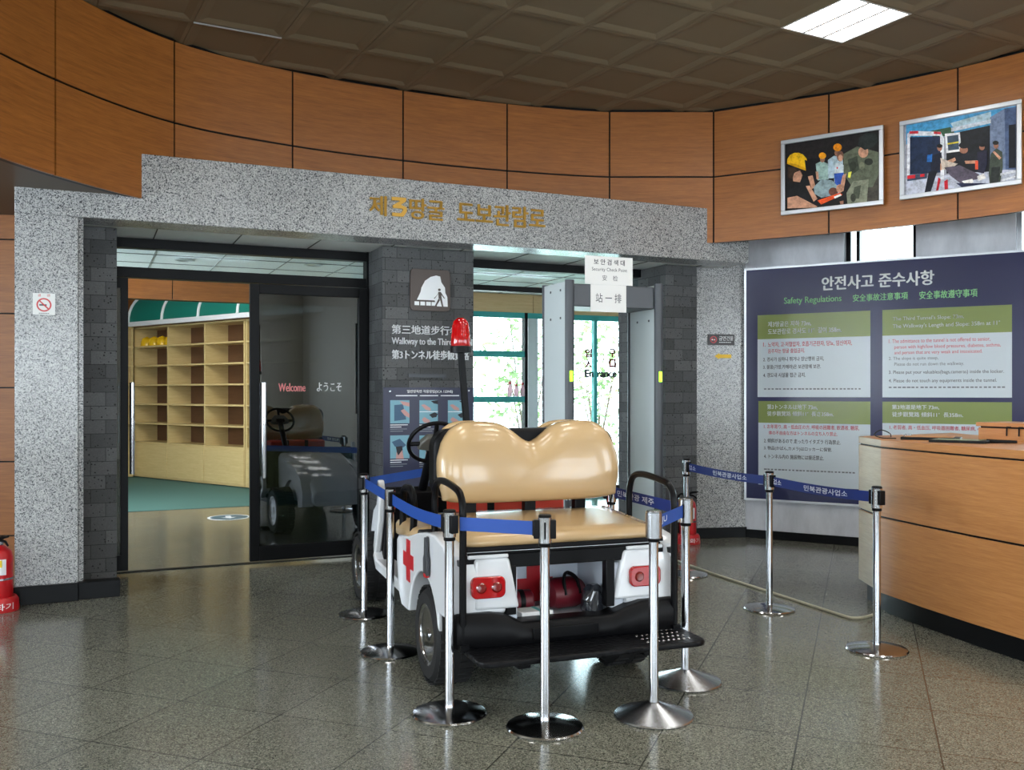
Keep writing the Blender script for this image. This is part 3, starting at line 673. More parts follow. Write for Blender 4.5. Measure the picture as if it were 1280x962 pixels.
def pg(pts, mi, d=-.0172): q.poly([(ph(*p)[0], d, ph(*p)[1]) for p in pts], mi)
a_, z1 = ph(508, 487); c_, _ = ph(565, 487); _, z0 = ph(508, 491.5); text(q, '일반방독면 착용방법(SCA 123NS)', a_, c_, z0, z1, -.0168, 1, .04)
for p0, p1 in ((494, 521), (524, 547), (550, 573)): pb(p0, p1, 493.7, 494.9, 1)
for py in (500, 544):
    for k, (p0, p1) in enumerate(((487, 511), (523.5, 546.5), (559, 581))):
        pb(p0, p1, py, py + 29, 2)
        if k == 0 and py == 500: pg([(492, 506), (503, 505), (507, 524), (492, 526)], 4); pg([(499, 501), (511, 503), (511, 508), (503, 506)], 3, -.0176); pg([(500, 513), (504, 511), (511, 517), (511, 522), (505, 519)], 3, -.0176)
        elif py == 500:
            pb(p0, p1, py + 14, py + 14.8, 1, -.0174)
            pg([(p0 + 2, py + 6), (p0 + 6, py + 5), (p0 + 14, py + 10), (p0 + 14, py + 13), (p0 + 8, py + 12)], 3); pg([(p0 + 14, py + 1), (p1, py), (p1, py + 5), (p0 + 18, py + 4)], 5, -.0175)
            pg([(p0 + 3, py + 24), (p0 + 6, py + 21), (p0 + 13, py + 25), (p0 + 13, py + 28), (p0 + 6, py + 28)], 3); pg([(p0 + 12, py + 18), (p0 + 19, py + 15), (p1, py + 17), (p1 - 2, py + 21), (p0 + 16, py + 22)], 5, -.0175)
        else:
            pg([(p0 + 2, py + 8), (p0 + 12, py + 4), (p0 + 20, py + 12), (p0 + 16, py + 15), (p0 + 6, py + 14)], 4); pg([(p0 + 7, py + 14), (p0 + 15, py + 13), (p0 + 16, py + 24), (p0 + 9, py + 25)], 5, -.0175)
            pg([(p0 + 7, py + 29), (p0 + 8, py + 20), (p0 + 10, py + 25), (p0 + 15, py + 18), (p0 + 17, py + 29)], 3, -.0178)
        for r_ in range(4): pb(p0, p0 + (22, 14, 21, 16)[r_], py + 30.5 + r_ * 2.6, py + 31.4 + r_ * 2.6, 1 if r_ < 2 else 6)
q.build('sheet', [mat('poster_navy', (26, 30, 62), .35), INKW, mat('poster_pale_teal', (120, 168, 184), .5), mat('poster_skin', (196, 148, 142), .5), mat('poster_slate', (60, 92, 120), .5), mat('poster_black', (24, 26, 34), .5), INKGR], t)
q = MB()
for px, py in ((486.6, 489), (585, 488)):
    q = MB(); a_, z_ = ph(px, py); q.lathe([(.008, -.016), (.008, -.02), (.001, -.021)][::-1], 10, c=(a_, 0, z_), axis='y'); q.build('screw', STEEL, t)
# no-smoking plates
t = thing('no_smoking_sign', 'small white no-smoking plate on the left granite pier', 'sign', PF.at(0, 0)); q = MB()
a0, zt = PF.hit(41, 366); a1, _ = PF.hit(69, 366); _, zb = PF.hit(41, 393); q.prism(rrect(a0, a1, zb, zt, .006), -.012, -.001, 'y', 0)
cx_, cz_ = (a0 + a1) / 2, zb + (zt - zb) * .46
def ring(q, cx, cz, r0, r1, y, mi, n=28):
    P = [(cx + r * math.cos(6.2832 * k / n), y, cz + r * math.sin(6.2832 * k / n)) for r in (r0, r1) for k in range(n)]
    q.add(P, [(k, (k + 1) % n, n + (k + 1) % n, n + k)[::-1] for k in range(n)], mi)
ring(q, cx_, cz_, .036, .045, -.0128, 1)
d_ = .03; q.poly([(cx_ - d_, -.0126, cz_ + d_ - .006), (cx_ + d_ - .006, -.0126, cz_ - d_), (cx_ + d_, -.0126, cz_ - d_ + .006), (cx_ - d_ + .006, -.0126, cz_ + d_)], 1)
q.poly([(cx_ - .028, -.0124, cz_ - .006), (cx_ + .016, -.0124, cz_ - .006), (cx_ + .016, -.0124, cz_ + .004), (cx_ - .028, -.0124, cz_ + .004)], 2)
text(q, '금', cx_ - .036, cx_ - .018, zt - .022, zt - .006, -.0126, 1, .03); text(q, '연', cx_ + .018, cx_ + .036, zt - .022, zt - .006, -.0126, 1, .03)
for k in range(7): q.poly([(cx_ - .03 + k * .009, -.0126, zb + .007), (cx_ - .024 + k * .009, -.0126, zb + .007), (cx_ - .024 + k * .009, -.0126, zb + .012), (cx_ - .03 + k * .009, -.0126, zb + .012)], 2)
q.build('plate', [PAPER, RED, INKB], t)
rh = lambda px, py: RP.hit(px, py)
t = thing('no_smoking_sign', 'small black no-smoking plate with red ring on the right granite pier', 'sign', RP.at(0, 0)); q = MB()
a0, zt = rh(884.5, 417.5); a1, _ = rh(917.5, 417); _, zb = rh(884.5, 431); q.box(a0, a1, -.012, -.001, zb, zt, 0)
cx_, cz_ = a0 + .055, (zt + zb) / 2; ring(q, cx_, cz_, .026, .034, -.0128, 1)
q.poly([(cx_ - .02, -.0126, cz_ - .006), (cx_ + .016, -.0126, cz_ - .006), (cx_ + .016, -.0126, cz_ + .003), (cx_ - .02, -.0126, cz_ + .003)], 2)
q.poly([(cx_ - .022, -.0127, cz_ + .017), (cx_ + .017, -.0127, cz_ - .022), (cx_ + .022, -.0127, cz_ - .017), (cx_ - .017, -.0127, cz_ + .022)], 1)
text(q, '금연건물', a0 + .11, a1 - .012, cz_ - .008, cz_ + .034, -.0128, 2, .03)
for k in range(10): q.poly([(a0 + .112 + k * .0125, -.0126, cz_ - .03), (a0 + .12 + k * .0125, -.0126, cz_ - .03), (a0 + .12 + k * .0125, -.0126, cz_ - .021), (a0 + .112 + k * .0125, -.0126, cz_ - .021)], 2)
q.build('plate', [mat('sign_black', (34, 26, 28), .4), RED, INKW], t)
o = MB(); a0, z0 = rh(893, 445); a1, _ = rh(914, 445); h_ = .022
o.prism([(a0, z0), (a0 + .05, z0 + .03), (a0 + .05, z0 + .018), (a1, z0 + .018), (a1, z0 - .018), (a0 + .05, z0 - .018), (a0 + .05, z0 - .03)], -.003, -.001, 'y')
tag(o.build('arrow_sticker', mat('yellow_tape', (232, 186, 40), .5), M=RP.M), 'yellow arrow sticker pointing left on the right granite pier', 'sticker')
# ------------------------------------------------------------------ framed photographs
PC = {}
def pm(rgb):
    k = 'photo_%d_%d_%d' % rgb
    if k not in PC:
        m = PC[k] = mat(k, rgb, .35, spec=.2); d = tuple(int(v * .78) for v in rgb); e = tuple(min(255, int(v * 1.12 + 3)) for v in rgb)
        f = noise(m, coords(m), 26, 4, .7); base(m, ramp(m, f, [(.32, d), (.5, rgb), (.68, e)]))
    return PC[k]
def framed(label, pA, pB, zb, zt, x0, y0, sc, polys, bg):
    """pA, pB: the frame's two lower corners in plan; polys in crop pixels (crop origin x0,y0, scale sc)"""
    a = math.atan2(pB[1] - pA[1], pB[0] - pA[0]); L = math.dist(pA, pB); fr = Frame(pA[0], pA[1], a)
    t = thing('framed_photo', label, 'picture', fr.at(0, 0)); w = .035
    q = MB()
    for bx in ((0, L, zb, zb + w), (0, L, zt - w, zt), (0, w, zb + w, zt - w), (L - w, L, zb + w, zt - w)): q.box(bx[0], bx[1], -.03, 0, bx[2], bx[3])
    q.build('frame', ALU, t, bevel=.004)
    q = MB(); mats = [pm(bg)]; q.box(w, L - w, -.014, -.004, zb + w, zt - w, 0)
    for k, (rgb, pts) in enumerate(polys):
        m = pm(rgb)
        if m not in mats: mats.append(m)
        P = []
        for (cx, cy) in pts:
            u, z = fr.hit(x0 + cx / sc, y0 + cy / sc, -.014); P.append((min(max(u, w + .001), L - w - .001), -.0145 - k * .00025, min(max(z, zb + w + .001), zt - w - .001)))
        ar = sum(P[i][0] * P[(i + 1) % len(P)][2] - P[(i + 1) % len(P)][0] * P[i][2] for i in range(len(P)))
        q.poly(P if ar > 0 else P[::-1], mats.index(m))
    q.build('print', mats, t)
def ell(cx, cy, rx, ry, n=14, a0=0, a1=360): return [(cx + rx * math.cos(R(a0 + (a1 - a0) * k / n)), cy + ry * math.sin(R(a0 + (a1 - a0) * k / n))) for k in range(n)]
SK, SK2 = (198, 146, 118), (150, 104, 84)
P1 = [((34, 30, 30), [(60, 250), (540, 180), (540, 300), (60, 330)]), ((70, 66, 58), [(480, 370), (540, 360), (540, 550), (440, 560)]),
      ((150, 178, 170), [(205, 350), (235, 335), (270, 350), (272, 430), (215, 435)]), (SK2, ell(240, 325, 13, 18)), ((226, 150, 20), ell(240, 308, 19, 17)), (SK, [(205, 390), (218, 390), (222, 430), (210, 430)]),
      ((170, 190, 200), [(268, 330), (300, 308), (345, 320), (350, 420), (270, 425)]), (SK2, ell(318, 292, 16, 20)), ((230, 140, 20), ell(318, 265, 22, 20)),
      ((196, 206, 210), [(305, 350), (330, 345), (355, 360), (350, 450), (300, 445)]), ((48, 84, 170), [(300, 400), (350, 395), (345, 470), (305, 460)]), ((120, 82, 66), ell(332, 310, 18, 28)), (SK, ell(334, 320, 12, 18)),
      ((26, 26, 28), [(60, 400), (110, 385), (170, 420), (190, 480), (165, 545), (60, 530)]), (SK, [(165, 415), (190, 410), (205, 470), (185, 480)]),
      ((140, 160, 164), [(195, 470), (235, 430), (290, 435), (325, 470), (330, 505), (235, 525), (200, 505)]), ((110, 66, 52), ell(296, 494, 24, 22)),
      (SK, [(60, 525), (110, 515), (215, 570), (205, 590), (60, 580)]), (SK, [(155, 465), (175, 462), (215, 530), (195, 545)]), ((40, 28, 24), ell(98, 405, 40, 44)), (SK, [(85, 400), (125, 385), (138, 410), (125, 445), (90, 440)]),
      ((236, 182, 22), [(58, 350), (60, 325), (74, 304), (95, 294), (118, 293), (140, 302), (158, 322), (166, 352), (167, 386), (140, 378), (100, 362)]), ((206, 150, 14), [(58, 350), (60, 342), (110, 354), (167, 378), (167, 390), (100, 366)]), ((60, 44, 34), [(62, 366), (95, 370), (110, 385), (95, 400), (85, 430), (66, 420)]),
      ((92, 98, 80), [(350, 300), (420, 260), (530, 290), (540, 400), (500, 470), (400, 480), (350, 400)]), ((60, 66, 54), [(370, 330), (420, 310), (430, 380), (390, 410)]), ((128, 132, 112), [(400, 440), (480, 430), (470, 550), (370, 565), (365, 500)]), ((74, 80, 66), [(405, 470), (440, 460), (430, 530), (395, 530)]),
      (SK, [(345, 410), (365, 400), (350, 490), (325, 500)]), (SK, ell(452, 290, 26, 30)), ((40, 46, 44), [(425, 255), (430, 215), (470, 192), (515, 195), (535, 230), (500, 265), (460, 280)]),
      ((236, 90, 40), [(215, 540), (330, 500), (345, 510), (235, 560)]), ((240, 236, 230), [(300, 520), (335, 505), (340, 514), (305, 530)]), ((230, 226, 90), [(375, 395), (392, 390), (385, 425), (372, 420)]), (SK, ell(330, 478, 18, 22)), ((50, 56, 44), ell(400, 360, 16, 24)), ((46, 50, 42), ell(480, 340, 22, 18)), ((120, 124, 100), ell(445, 360, 14, 20)), ((54, 58, 46), ell(400, 525, 14, 22)), ((230, 60, 60), ell(318, 372, 4, 5)), ((24, 22, 24), [(150, 330), (168, 336), (176, 395), (160, 415)]), (SK2, [(330, 545), (350, 540), (350, 565), (335, 568)])]
framed('silver-framed photo of helmeted rescuers carrying a stretcher, left of the two on the wood band', (2.325, 8.10), (3.015, 7.615), 2.918, 3.56, 970, 120, 4.129, P1, (22, 20, 22))
P2 = [((70, 150, 196), [(672, 150), (1240, 50), (1240, 130), (672, 250)]), ((170, 196, 206), [(900, 140), (1110, 80), (1110, 120), (920, 170)]), ((50, 84, 60), [(800, 180), (900, 160), (930, 200), (810, 215)]),
      ((186, 190, 204), [(672, 430), (1240, 370), (1240, 490), (672, 530)]), ((24, 26, 32), [(880, 200), (1110, 150), (1110, 390), (880, 400)]), ((110, 124, 150), [(1105, 110), (1180, 65), (1185, 380), (1105, 390)]), ((72, 88, 120), [(1180, 65), (1240, 55), (1240, 380), (1185, 380)]), ((20, 22, 30), [(1202, 150), (1238, 145), (1238, 370), (1202, 372)]),
      ((200, 206, 214), [(905, 185), (1110, 140), (1110, 120), (905, 165)]), ((228, 230, 236), [(678, 195), (700, 180), (850, 185), (868, 220), (868, 430), (850, 430), (845, 205), (695, 205), (690, 430), (676, 430)]), ((30, 44, 70), [(692, 212), (848, 208), (850, 395), (692, 405)]),
      ((210, 50, 60), [(690, 182), (735, 180), (735, 194), (690, 196)]), ((210, 50, 60), [(815, 184), (852, 186), (852, 198), (815, 196)]), ((64, 74, 94), [(678, 410), (780, 398), (780, 425), (678, 440)]), ((210, 40, 50), [(678, 412), (720, 406), (720, 424), (678, 428)]), ((210, 40, 50), [(745, 404), (768, 401), (768, 416), (745, 418)]),
      ((230, 232, 236), [(872, 195), (950, 188), (958, 285), (880, 295)]), ((60, 76, 92), [(884, 208), (942, 200), (946, 275), (890, 282)]), ((220, 200, 60), [(886, 244), (944, 234), (944, 242), (886, 252)]),
      ((26, 30, 46), [(800, 310), (855, 290), (862, 380), (800, 395)]), ((22, 24, 34), [(790, 390), (835, 385), (800, 500), (768, 515)]), (SK2, ell(846, 268, 13, 17)), ((20, 20, 22), ell(846, 258, 15, 10)), ((40, 110, 190), [(782, 305), (808, 300), (806, 340), (780, 340)]),
      ((28, 30, 38), [(915, 300), (985, 290), (1050, 310), (1050, 350), (960, 340), (930, 330)]), (SK2, ell(970, 278, 22, 20)), ((26, 26, 30), ell(972, 255, 27, 17)), (SK, [(975, 335), (1050, 332), (1050, 348), (980, 350)]), (SK, [(850, 350), (925, 318), (930, 332), (870, 375), (850, 385)]),
      ((206, 190, 176), [(850, 320), (900, 340), (940, 350), (900, 380), (858, 380)]), ((86, 78, 92), [(870, 370), (950, 358), (1050, 405), (1045, 430), (985, 440), (965, 460), (900, 410)]), ((236, 232, 226), [(960, 440), (1015, 428), (1022, 445), (985, 462)]), ((226, 222, 216), [(1040, 415), (1075, 400), (1085, 425), (1045, 440)]),
      ((30, 34, 60), [(930, 450), (1100, 450), (1010, 485), (960, 480)]), ((190, 24, 40), [(870, 440), (888, 430), (890, 505), (872, 505)]), ((180, 24, 40), [(840, 420), (852, 430), (840, 510), (828, 505)]),
      ((34, 34, 54), [(1040, 290), (1090, 280), (1092, 350), (1075, 400), (1045, 395)]), (SK2, ell(1065, 265, 14, 16)), ((20, 20, 24), ell(1066, 255, 15, 9)), ((206, 80, 50), [(1030, 335), (1045, 335), (1045, 380), (1030, 380)]),
      ((64, 72, 62), [(1110, 300), (1140, 270), (1170, 290), (1172, 370), (1160, 460), (1105, 465), (1100, 400)]), ((40, 44, 42), [(1115, 370), (1160, 365), (1150, 460), (1108, 462)]), (SK2, ell(1138, 258, 13, 15)), ((30, 32, 32), ell(1136, 243, 16, 11)), (SK, [(1120, 290), (1130, 285), (1165, 320), (1155, 330)]),
      ((226, 228, 232), [(1160, 400), (1238, 385), (1238, 395), (1160, 412)]), ((226, 228, 232), [(1165, 430), (1238, 412), (1238, 422), (1165, 442)])]
framed('silver-framed photo of medics beside a white ambulance, right of the two on the wood band', (3.115, 7.535), (3.772, 6.945), 2.935, 3.562, 970, 120, 4.129, P2, (150, 150, 160))
# ================================================================== METAL DETECTOR
DF = Frame(.405, 6.99, R(22))
t = thing('metal_detector', 'grey walk-through metal detector gate in front of the bright entrance', 'metal detector', DF.at(0, 0))
DW, DD, DH = .835, .46, 2.24
for k, x in enumerate((0., DW - .07)):
    q = MB(); q.box(x + .008, x + .062, .04, DD - .03, .03, DH - .01); p_ = q.build('side_panel', DETG, t, bevel=.004)
    for y_, m_ in ((.02, 1), (DD - .02, 1)):
        q = MB(); q.prism([(x + .035 + .036 * math.cos(R(a)), y_ + .03 * math.sin(R(a))) for a in range(0, 360, 20)], .0, DH, 'z'); q.build('edge_moulding', DETD, t)
    q = MB(); q.box(x + .022, x + .048, -.014, -.006, 1.48, 1.56); q.build('status_light', LED, t, bevel=.003)
    for y_, z_ in ((.12, DH - .07), (.3, DH - .07), (.12, DH - .28), (.3, DH - .28)): q = MB(); q.box(x + .004, x + .009, y_ - .008, y_ + .008, z_ - .008, z_ + .008); q.build('screw', DETD, p_)
    q = MB(); q.box(x - .02, x + .09, -.03, DD + .03, 0, .02); q.build('foot_plate', DETD, t, bevel=.006)
q = MB(); q.box(.07, DW - .07, .03, DD - .04, 2.045, 2.215); q.build('header_box', DETD, t, bevel=.006)
dh = lambda px, py: DF.hit(px, py, .028)
def notice(label, p0, p1, y0, y1, lines):
    t = thing('paper_notice', label, 'notice', DF.at(0, .028)); q = MB(); a_, zt = dh(p0, y0); c_, _ = dh(p1, y0); _, zb = dh(p0, y1); q.box(a_, c_, -.004, 0, zb, zt, 0)
    for s, q0, q1, z0, z1, bo in lines: text(q, s, a_ + (c_ - a_) * q0, a_ + (c_ - a_) * q1, zb + (zt - zb) * z0, zb + (zt - zb) * z1, -.0048, 1, bo)
    q.build('sheet', [PAPER, INKB], t)
notice('white paper notice standing above the top bar of the metal detector', 731, 790.5, 319, 354.5, [('보 안 검 색 대', .18, .83, .7, .9, .02), ('Security Check Point', .14, .88, .44, .6, 0), ('安    检', .36, .68, .14, .34, 0)])
notice('lower white paper notice taped on the front of the metal detector bar', 738, 782.5, 355, 389, [('站 一 排', .14, .86, .34, .68, 0)])
# ================================================================== RECEPTION DESK
PLAN = [(2.36, 6.40), (2.335, 5.95), (2.42, 5.55), (2.53, 5.13), (2.66, 4.72), (2.84, 4.25), (3.08, 3.8), (3.4, 3.4), (3.9, 3.1), (4.4, 3.65), (4.05, 4.0), (3.75, 4.4), (3.5, 4.9), (3.35, 5.4), (3.28, 6.0), (3.25, 6.95)]
def inset(P, d):
    out = []; n = len(P)
    for i in range(n):
        p, a_, c_ = Vector(P[i]), Vector(P[i - 1]), Vector(P[(i + 1) % n]); e1 = (p - a_).normalized(); e2 = (c_ - p).normalized()
        n1 = Vector((-e1.y, e1.x)); n2 = Vector((-e2.y, e2.x)); m_ = (n1 + n2).normalized(); out.append(tuple(p + m_ * d / max(.4, m_.dot(n1))))
    return out
DB = (2.8, 5.2)
t = thing('reception_desk', 'curved orange oak reception desk with black toe kick at the right', 'desk', T(DB[0], DB[1]))
lp = lambda P: [(x - DB[0], y - DB[1]) for x, y in P]
q = MB(); q.prism(lp(inset(PLAN, .05)), 0, .13, 'z'); q.build('toe_kick', PLINTH, t)
def desk_band(name, z0, z1, d):
    q = MB(); P = lp(inset(PLAN, d)); q.prism(P, z0, z1, 'z')
    nf = len(q.f)
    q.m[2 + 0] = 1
    return q.build(name, [DESK, DESKPALE], t, bevel=.003)
desk_band('lower_panel', .13, .605, 0); desk_band('upper_panel', .617, 1.045, 0); desk_band('desk_top', 1.055, 1.1, 0)
q = MB(); q.prism(lp(inset(PLAN, .012)), .14, 1.058, 'z'); q.build('shadow_joint', BLACK, t)
# things on the desk
def on_desk(px, py, z): return ground(px, py, z)
x, y = on_desk(1258, 557, 1.1); 
t = thing('desk_cabinet', 'small raised wooden box standing on the desk top at the photo edge', 'box', T(3.12, 5.95, 1.1, R(-62)))
q = MB(); q.box(-.1, .42, -.12, .18, 0, .075); q.build('body', DESK, t, bevel=.003)
q = MB(); q.box(-.11, .43, -.13, .19, .085, .11); q.build('lid', DESK, t, bevel=.003)
q = MB(); q.box(-.09, .41, -.11, .17, .07, .09); q.build('joint', BLACK, t)
q = MB()
for x_ in (.1, .18): q.tube([(x_, -.128, .085), (x_, -.13, .03)], .005, 6); q.tube([(x_, -.13, .085), (x_ + .03, -.13, .085)], .004, 6)
q.build('hook', BLACK, t)
x, y = on_desk(1128, 547, 1.11)
t = thing('clipboard', 'black clipboard lying on the desk top, behind the slimmer tablet', 'clipboard', T(2.655, 5.95, 1.1, R(-30)))
q = MB(); q.box(-.17, .17, -.1, .1, 0, .018); q.build('board', BLACK, t, bevel=.004)
q = MB(); q.box(-.15, .13, -.085, .085, .018, .022); q.build('cover', mat('tan_card', (186, 132, 84), .6), t)
q = MB(); q.box(-.16, -.12, -.04, .04, .022, .032); q.build('clip', STEEL, t, bevel=.003)
t = thing('tablet', 'slim black tablet with a stylus end on the near edge of the desk', 'tablet', T(2.68, 5.62, 1.1, R(-38)))
q = MB(); q.prism(rrect(-.16, .16, -.09, .09, .015), 0, .016, 'z'); q.build('case', BLACK, t, bevel=.003)
q = MB(); q.box(-.14, .12, -.075, .075, .016, .018); q.build('screen', mat('tablet_olive_screen', (110, 116, 70), .3), t)
q = MB(); q.tube([(.14, .02, .012), (.3, .02, .012)], [.012, .008], 10); q.build('stylus', BLACK, t)
q = MB(); q.tube(curve_pts([(2.46, 6.02, 1.104), (2.40, 6.1, 1.104), (2.39, 6.2, 1.12), (2.44, 6.22, 1.15), (2.49, 6.2, 1.13), (2.52, 6.25, 1.104)], 6), .0035, 6)
tag(q.build('desk_cable', BLACK), 'thin black cable looped on the left end of the desk top', 'cable')
# ================================================================== CEILING LAMPS
def lamp(i, j, label, proto=None, group=None):
    c = GO + GI * (i + .5) + GJ * (j + .5); M = T(c.x, c.y, ZC, th)
    if proto:
        t = copy_tree(proto); t.matrix_world = M; t['label'] = label; return t
    t = thing('ceiling_light', label, 'ceiling light', M, 'recessed ceiling lights')
    q = MB(); q.box(-.298, .298, -.298, .298, .12, .13)
    for s in (-1, 1):
        q.box(-.298, .298, s * .29 - .008, s * .29 + .008, 0, .12); q.box(s * .29 - .008, s * .29 + .008, -.28, .28, 0, .12)
    q.build('housing', WHITE, t)
    q = MB(); q.box(-.28, .28, -.28, .28, .05, .115); q.build('diffuser', TUBE, t)
    q = MB()
    for k in range(1, 3): x_ = -.28 + k * .187; q.box(x_ - .012, x_ + .012, -.28, .28, .0, .048)
    for k in range(1, 6): y_ = -.28 + k * .093; q.box(-.28, .28, y_ - .003, y_ + .003, .012, .046)
    q.build('louvre', mat('louvre_aluminium', (235, 235, 235), .3, .6), t)
    return t
L0 = lamp(3, 2, 'square recessed louvred light glowing in the dark tiled ceiling at upper right')
for k, (i, j) in enumerate(LAMPCELLS[1:]): lamp(i, j, 'unseen square recessed ceiling light outside the picture, above and behind the camera', L0)
q = MB(); pa, pb_ = GO + GI * -3, GO + GI * -2
q.tube([(pa.x - .28 * .0 - GJ.x, pa.y - GJ.y, ZC - .006), (pb_.x - GJ.x, pb_.y - GJ.y, ZC - .006)], .006, 8)
tag(q.build('ceiling_strip', ALU), 'thin bright metal strip along one ceiling tile joint at upper left', 'strip')
# ================================================================== STANCHIONS
SH = .89
def disc_prof(kind):
    if kind == 'cone': return [(.001, 0), (.168, 0), (.172, .006), (.168, .012), (.03, .062), (.022, .066), (.001, .066)]
    return [(.001, 0), (.158, 0), (.163, .005), (.158, .012), (.12, .022), (.06, .03), (.028, .033), (.001, .033)]
def stanchion(x, y, label, kind='dome', a=0., h=SH, proto={}):
    if kind in proto:
        t = copy_tree(proto[kind]); t.matrix_world = T(x, y, 0, a); t['label'] = label; return t
    t = thing('barrier_post', label, 'barrier post', T(x, y, 0, a), 'chrome belt barrier posts')
    q = MB(); q.lathe(disc_prof(kind), 48); q.build('base', CHROME if kind == 'dome' else STEEL, t, ang=30)
    q = MB(); q.lathe([(.0205, .03), (.0205, h - .12)], 24); q.build('pole', CHROME, t)
    q = MB(); q.lathe([(.024, h - .135), (.026, h - .132), (.026, h - .121), (.022, h - .118)], 24); q.build('collar', BLACK, t)
    hd = .029 if kind == 'dome' else .036
    q = MB(); q.lathe([(.02, h - .121), (hd, h - .118), (hd, h - .012), (.02, h - .01)], 28); c_ = q.build('belt_cassette', CHROME if kind == 'dome' else STEEL, t)
    q = MB(); q.lathe([(hd - .002, h - .012), (hd - .001, h - .004), (hd - .006, h), (.001, h)], 28); q.build('cap', BLACK if kind == 'dome' else STEEL, t)
    if kind == 'dome':
        for s in (-1, 1):
            q = MB(); q.box(s * .035 - .012, s * .035 + .012, -.018, .018, h - .1, h - .022); q.build('clip_slot', BLACK, t, bevel=.004)
        q = MB(); q.box(-.004, .004, -hd - .001, -hd + .004, h - .1, h - .03); q.build('slot', BLACK, c_)
    proto[kind] = t; return t
PT = dict(A=(-.272, 4.09), B=(.137, 3.926), C=(.612, 4.062), D=(.839, 4.544), E=(-.931, 5.917), F=(-.655, 5.06), G=(1.339, 7.215), H=(1.663, 6.07), I=(1.983, 5.109), J=(.57, 5.40), K=(-.343, 7.424))
LB_ = dict(A='chrome barrier post before the cart\'s left rear wheel', B='chrome barrier post standing before the middle of the cart\'s rear step',
           C='brushed barrier post with a conical base and thick head, before the cart\'s right tail light', D='brushed barrier post with a conical base behind the cart\'s right grab rail',
           E='chrome barrier post beside the cart\'s front wheel, nearest the glass door', F='chrome barrier post beside the red cross on the cart\'s side',
           G='farthest chrome barrier post, before the right granite pier', H='chrome barrier post in the middle of the lettered belt line', I='chrome barrier post touching the desk end of the lettered belt line',
           J='barrier post mostly hidden beside the cart\'s right seat', K='barrier post hidden in front of the cart\'s nose')
def ang(a_, c_): return math.atan2(c_[1] - a_[1], c_[0] - a_[0])
AN = dict(A=ang(PT['F'], PT['B']), B=0, C=0, D=ang(PT['J'], PT['C']), E=ang(PT['E'], PT['K']), F=ang(PT['E'], PT['A']), G=ang(PT['G'], PT['H']), H=ang(PT['G'], PT['I']), I=ang(PT['H'], PT['I']), J=0, K=ang(PT['E'], PT['K']))
for k, (x, y) in PT.items(): stanchion(x, y, LB_[k], 'cone' if k in 'CD' else 'dome', AN[k])
BZ = SH - .06
def belt(a_, c_, label, m=BELT, txts=(), sag=.0, za=BZ, zb=BZ):
    a_, c_ = Vector(PT[a_]), Vector(PT[c_]); L = (c_ - a_).length; an = math.atan2(c_.y - a_.y, c_.x - a_.x); r0 = .05
    t = thing('barrier_belt', label, 'barrier belt', T(a_.x, a_.y, 0, an), 'blue barrier belts')
    q = MB(); n = 16
    fz = lambda x: za + (zb - za) * x / L - sag * math.sin(math.pi * max(0, min(1, x / L)))
    rings = [[(x, y_, fz(x) + z_) for y_, z_ in ((-.001, -.029), (.001, -.029), (.001, .029), (-.001, .029))] for x in [r0 + (L - 2 * r0) * k / n for k in range(n + 1)]]
    q.loft(rings, 0)
    for s, x0, x1 in txts: text(q, s, x0 * L, x1 * L, -.017, .017, -.0018, 1, .02, fn=lambda p: (p[0], p[1], p[2] + fz(p[0])))
    q.build('webbing', [m, INKW], t)
    q = MB(); q.box(L - r0 - .004, L - r0 + .002, -.006, .006, fz(L) - .033, fz(L) + .033); q.build('end_clip', BLACK, t, bevel=.002)
    return t
belt('E', 'F', 'short blue belt between the two posts at the cart\'s left side', sag=.0)
belt('F', 'A', 'blue belt running along the cart\'s left rear fender', sag=.02)
belt('A', 'B', 'blue belt across the left half of the cart\'s rear')
belt('C', 'D', 'blue belt ending in the letters JU at the cart\'s right rear corner', txts=[('AJU', .12, .38)])
belt('J', 'D', 'blue belt with white lettering along the cart\'s right side', BELTD, txts=[('민북관광 제주', .1, .62)])
belt('E', 'K', 'blue belt passing over the cart\'s nose behind the steering wheel', sag=.0)
belt('G', 'H', 'dark blue lettered belt from the pier to the middle post', BELTD, txts=[('업소', .04, .13), ('민북관광사업소', .36, .76)], sag=.012)
belt('H', 'I', 'dark blue lettered belt from the middle post to the desk', BELTD, txts=[('업소', .04, .13), ('민북관광사업소', .36, .76)], sag=.012)
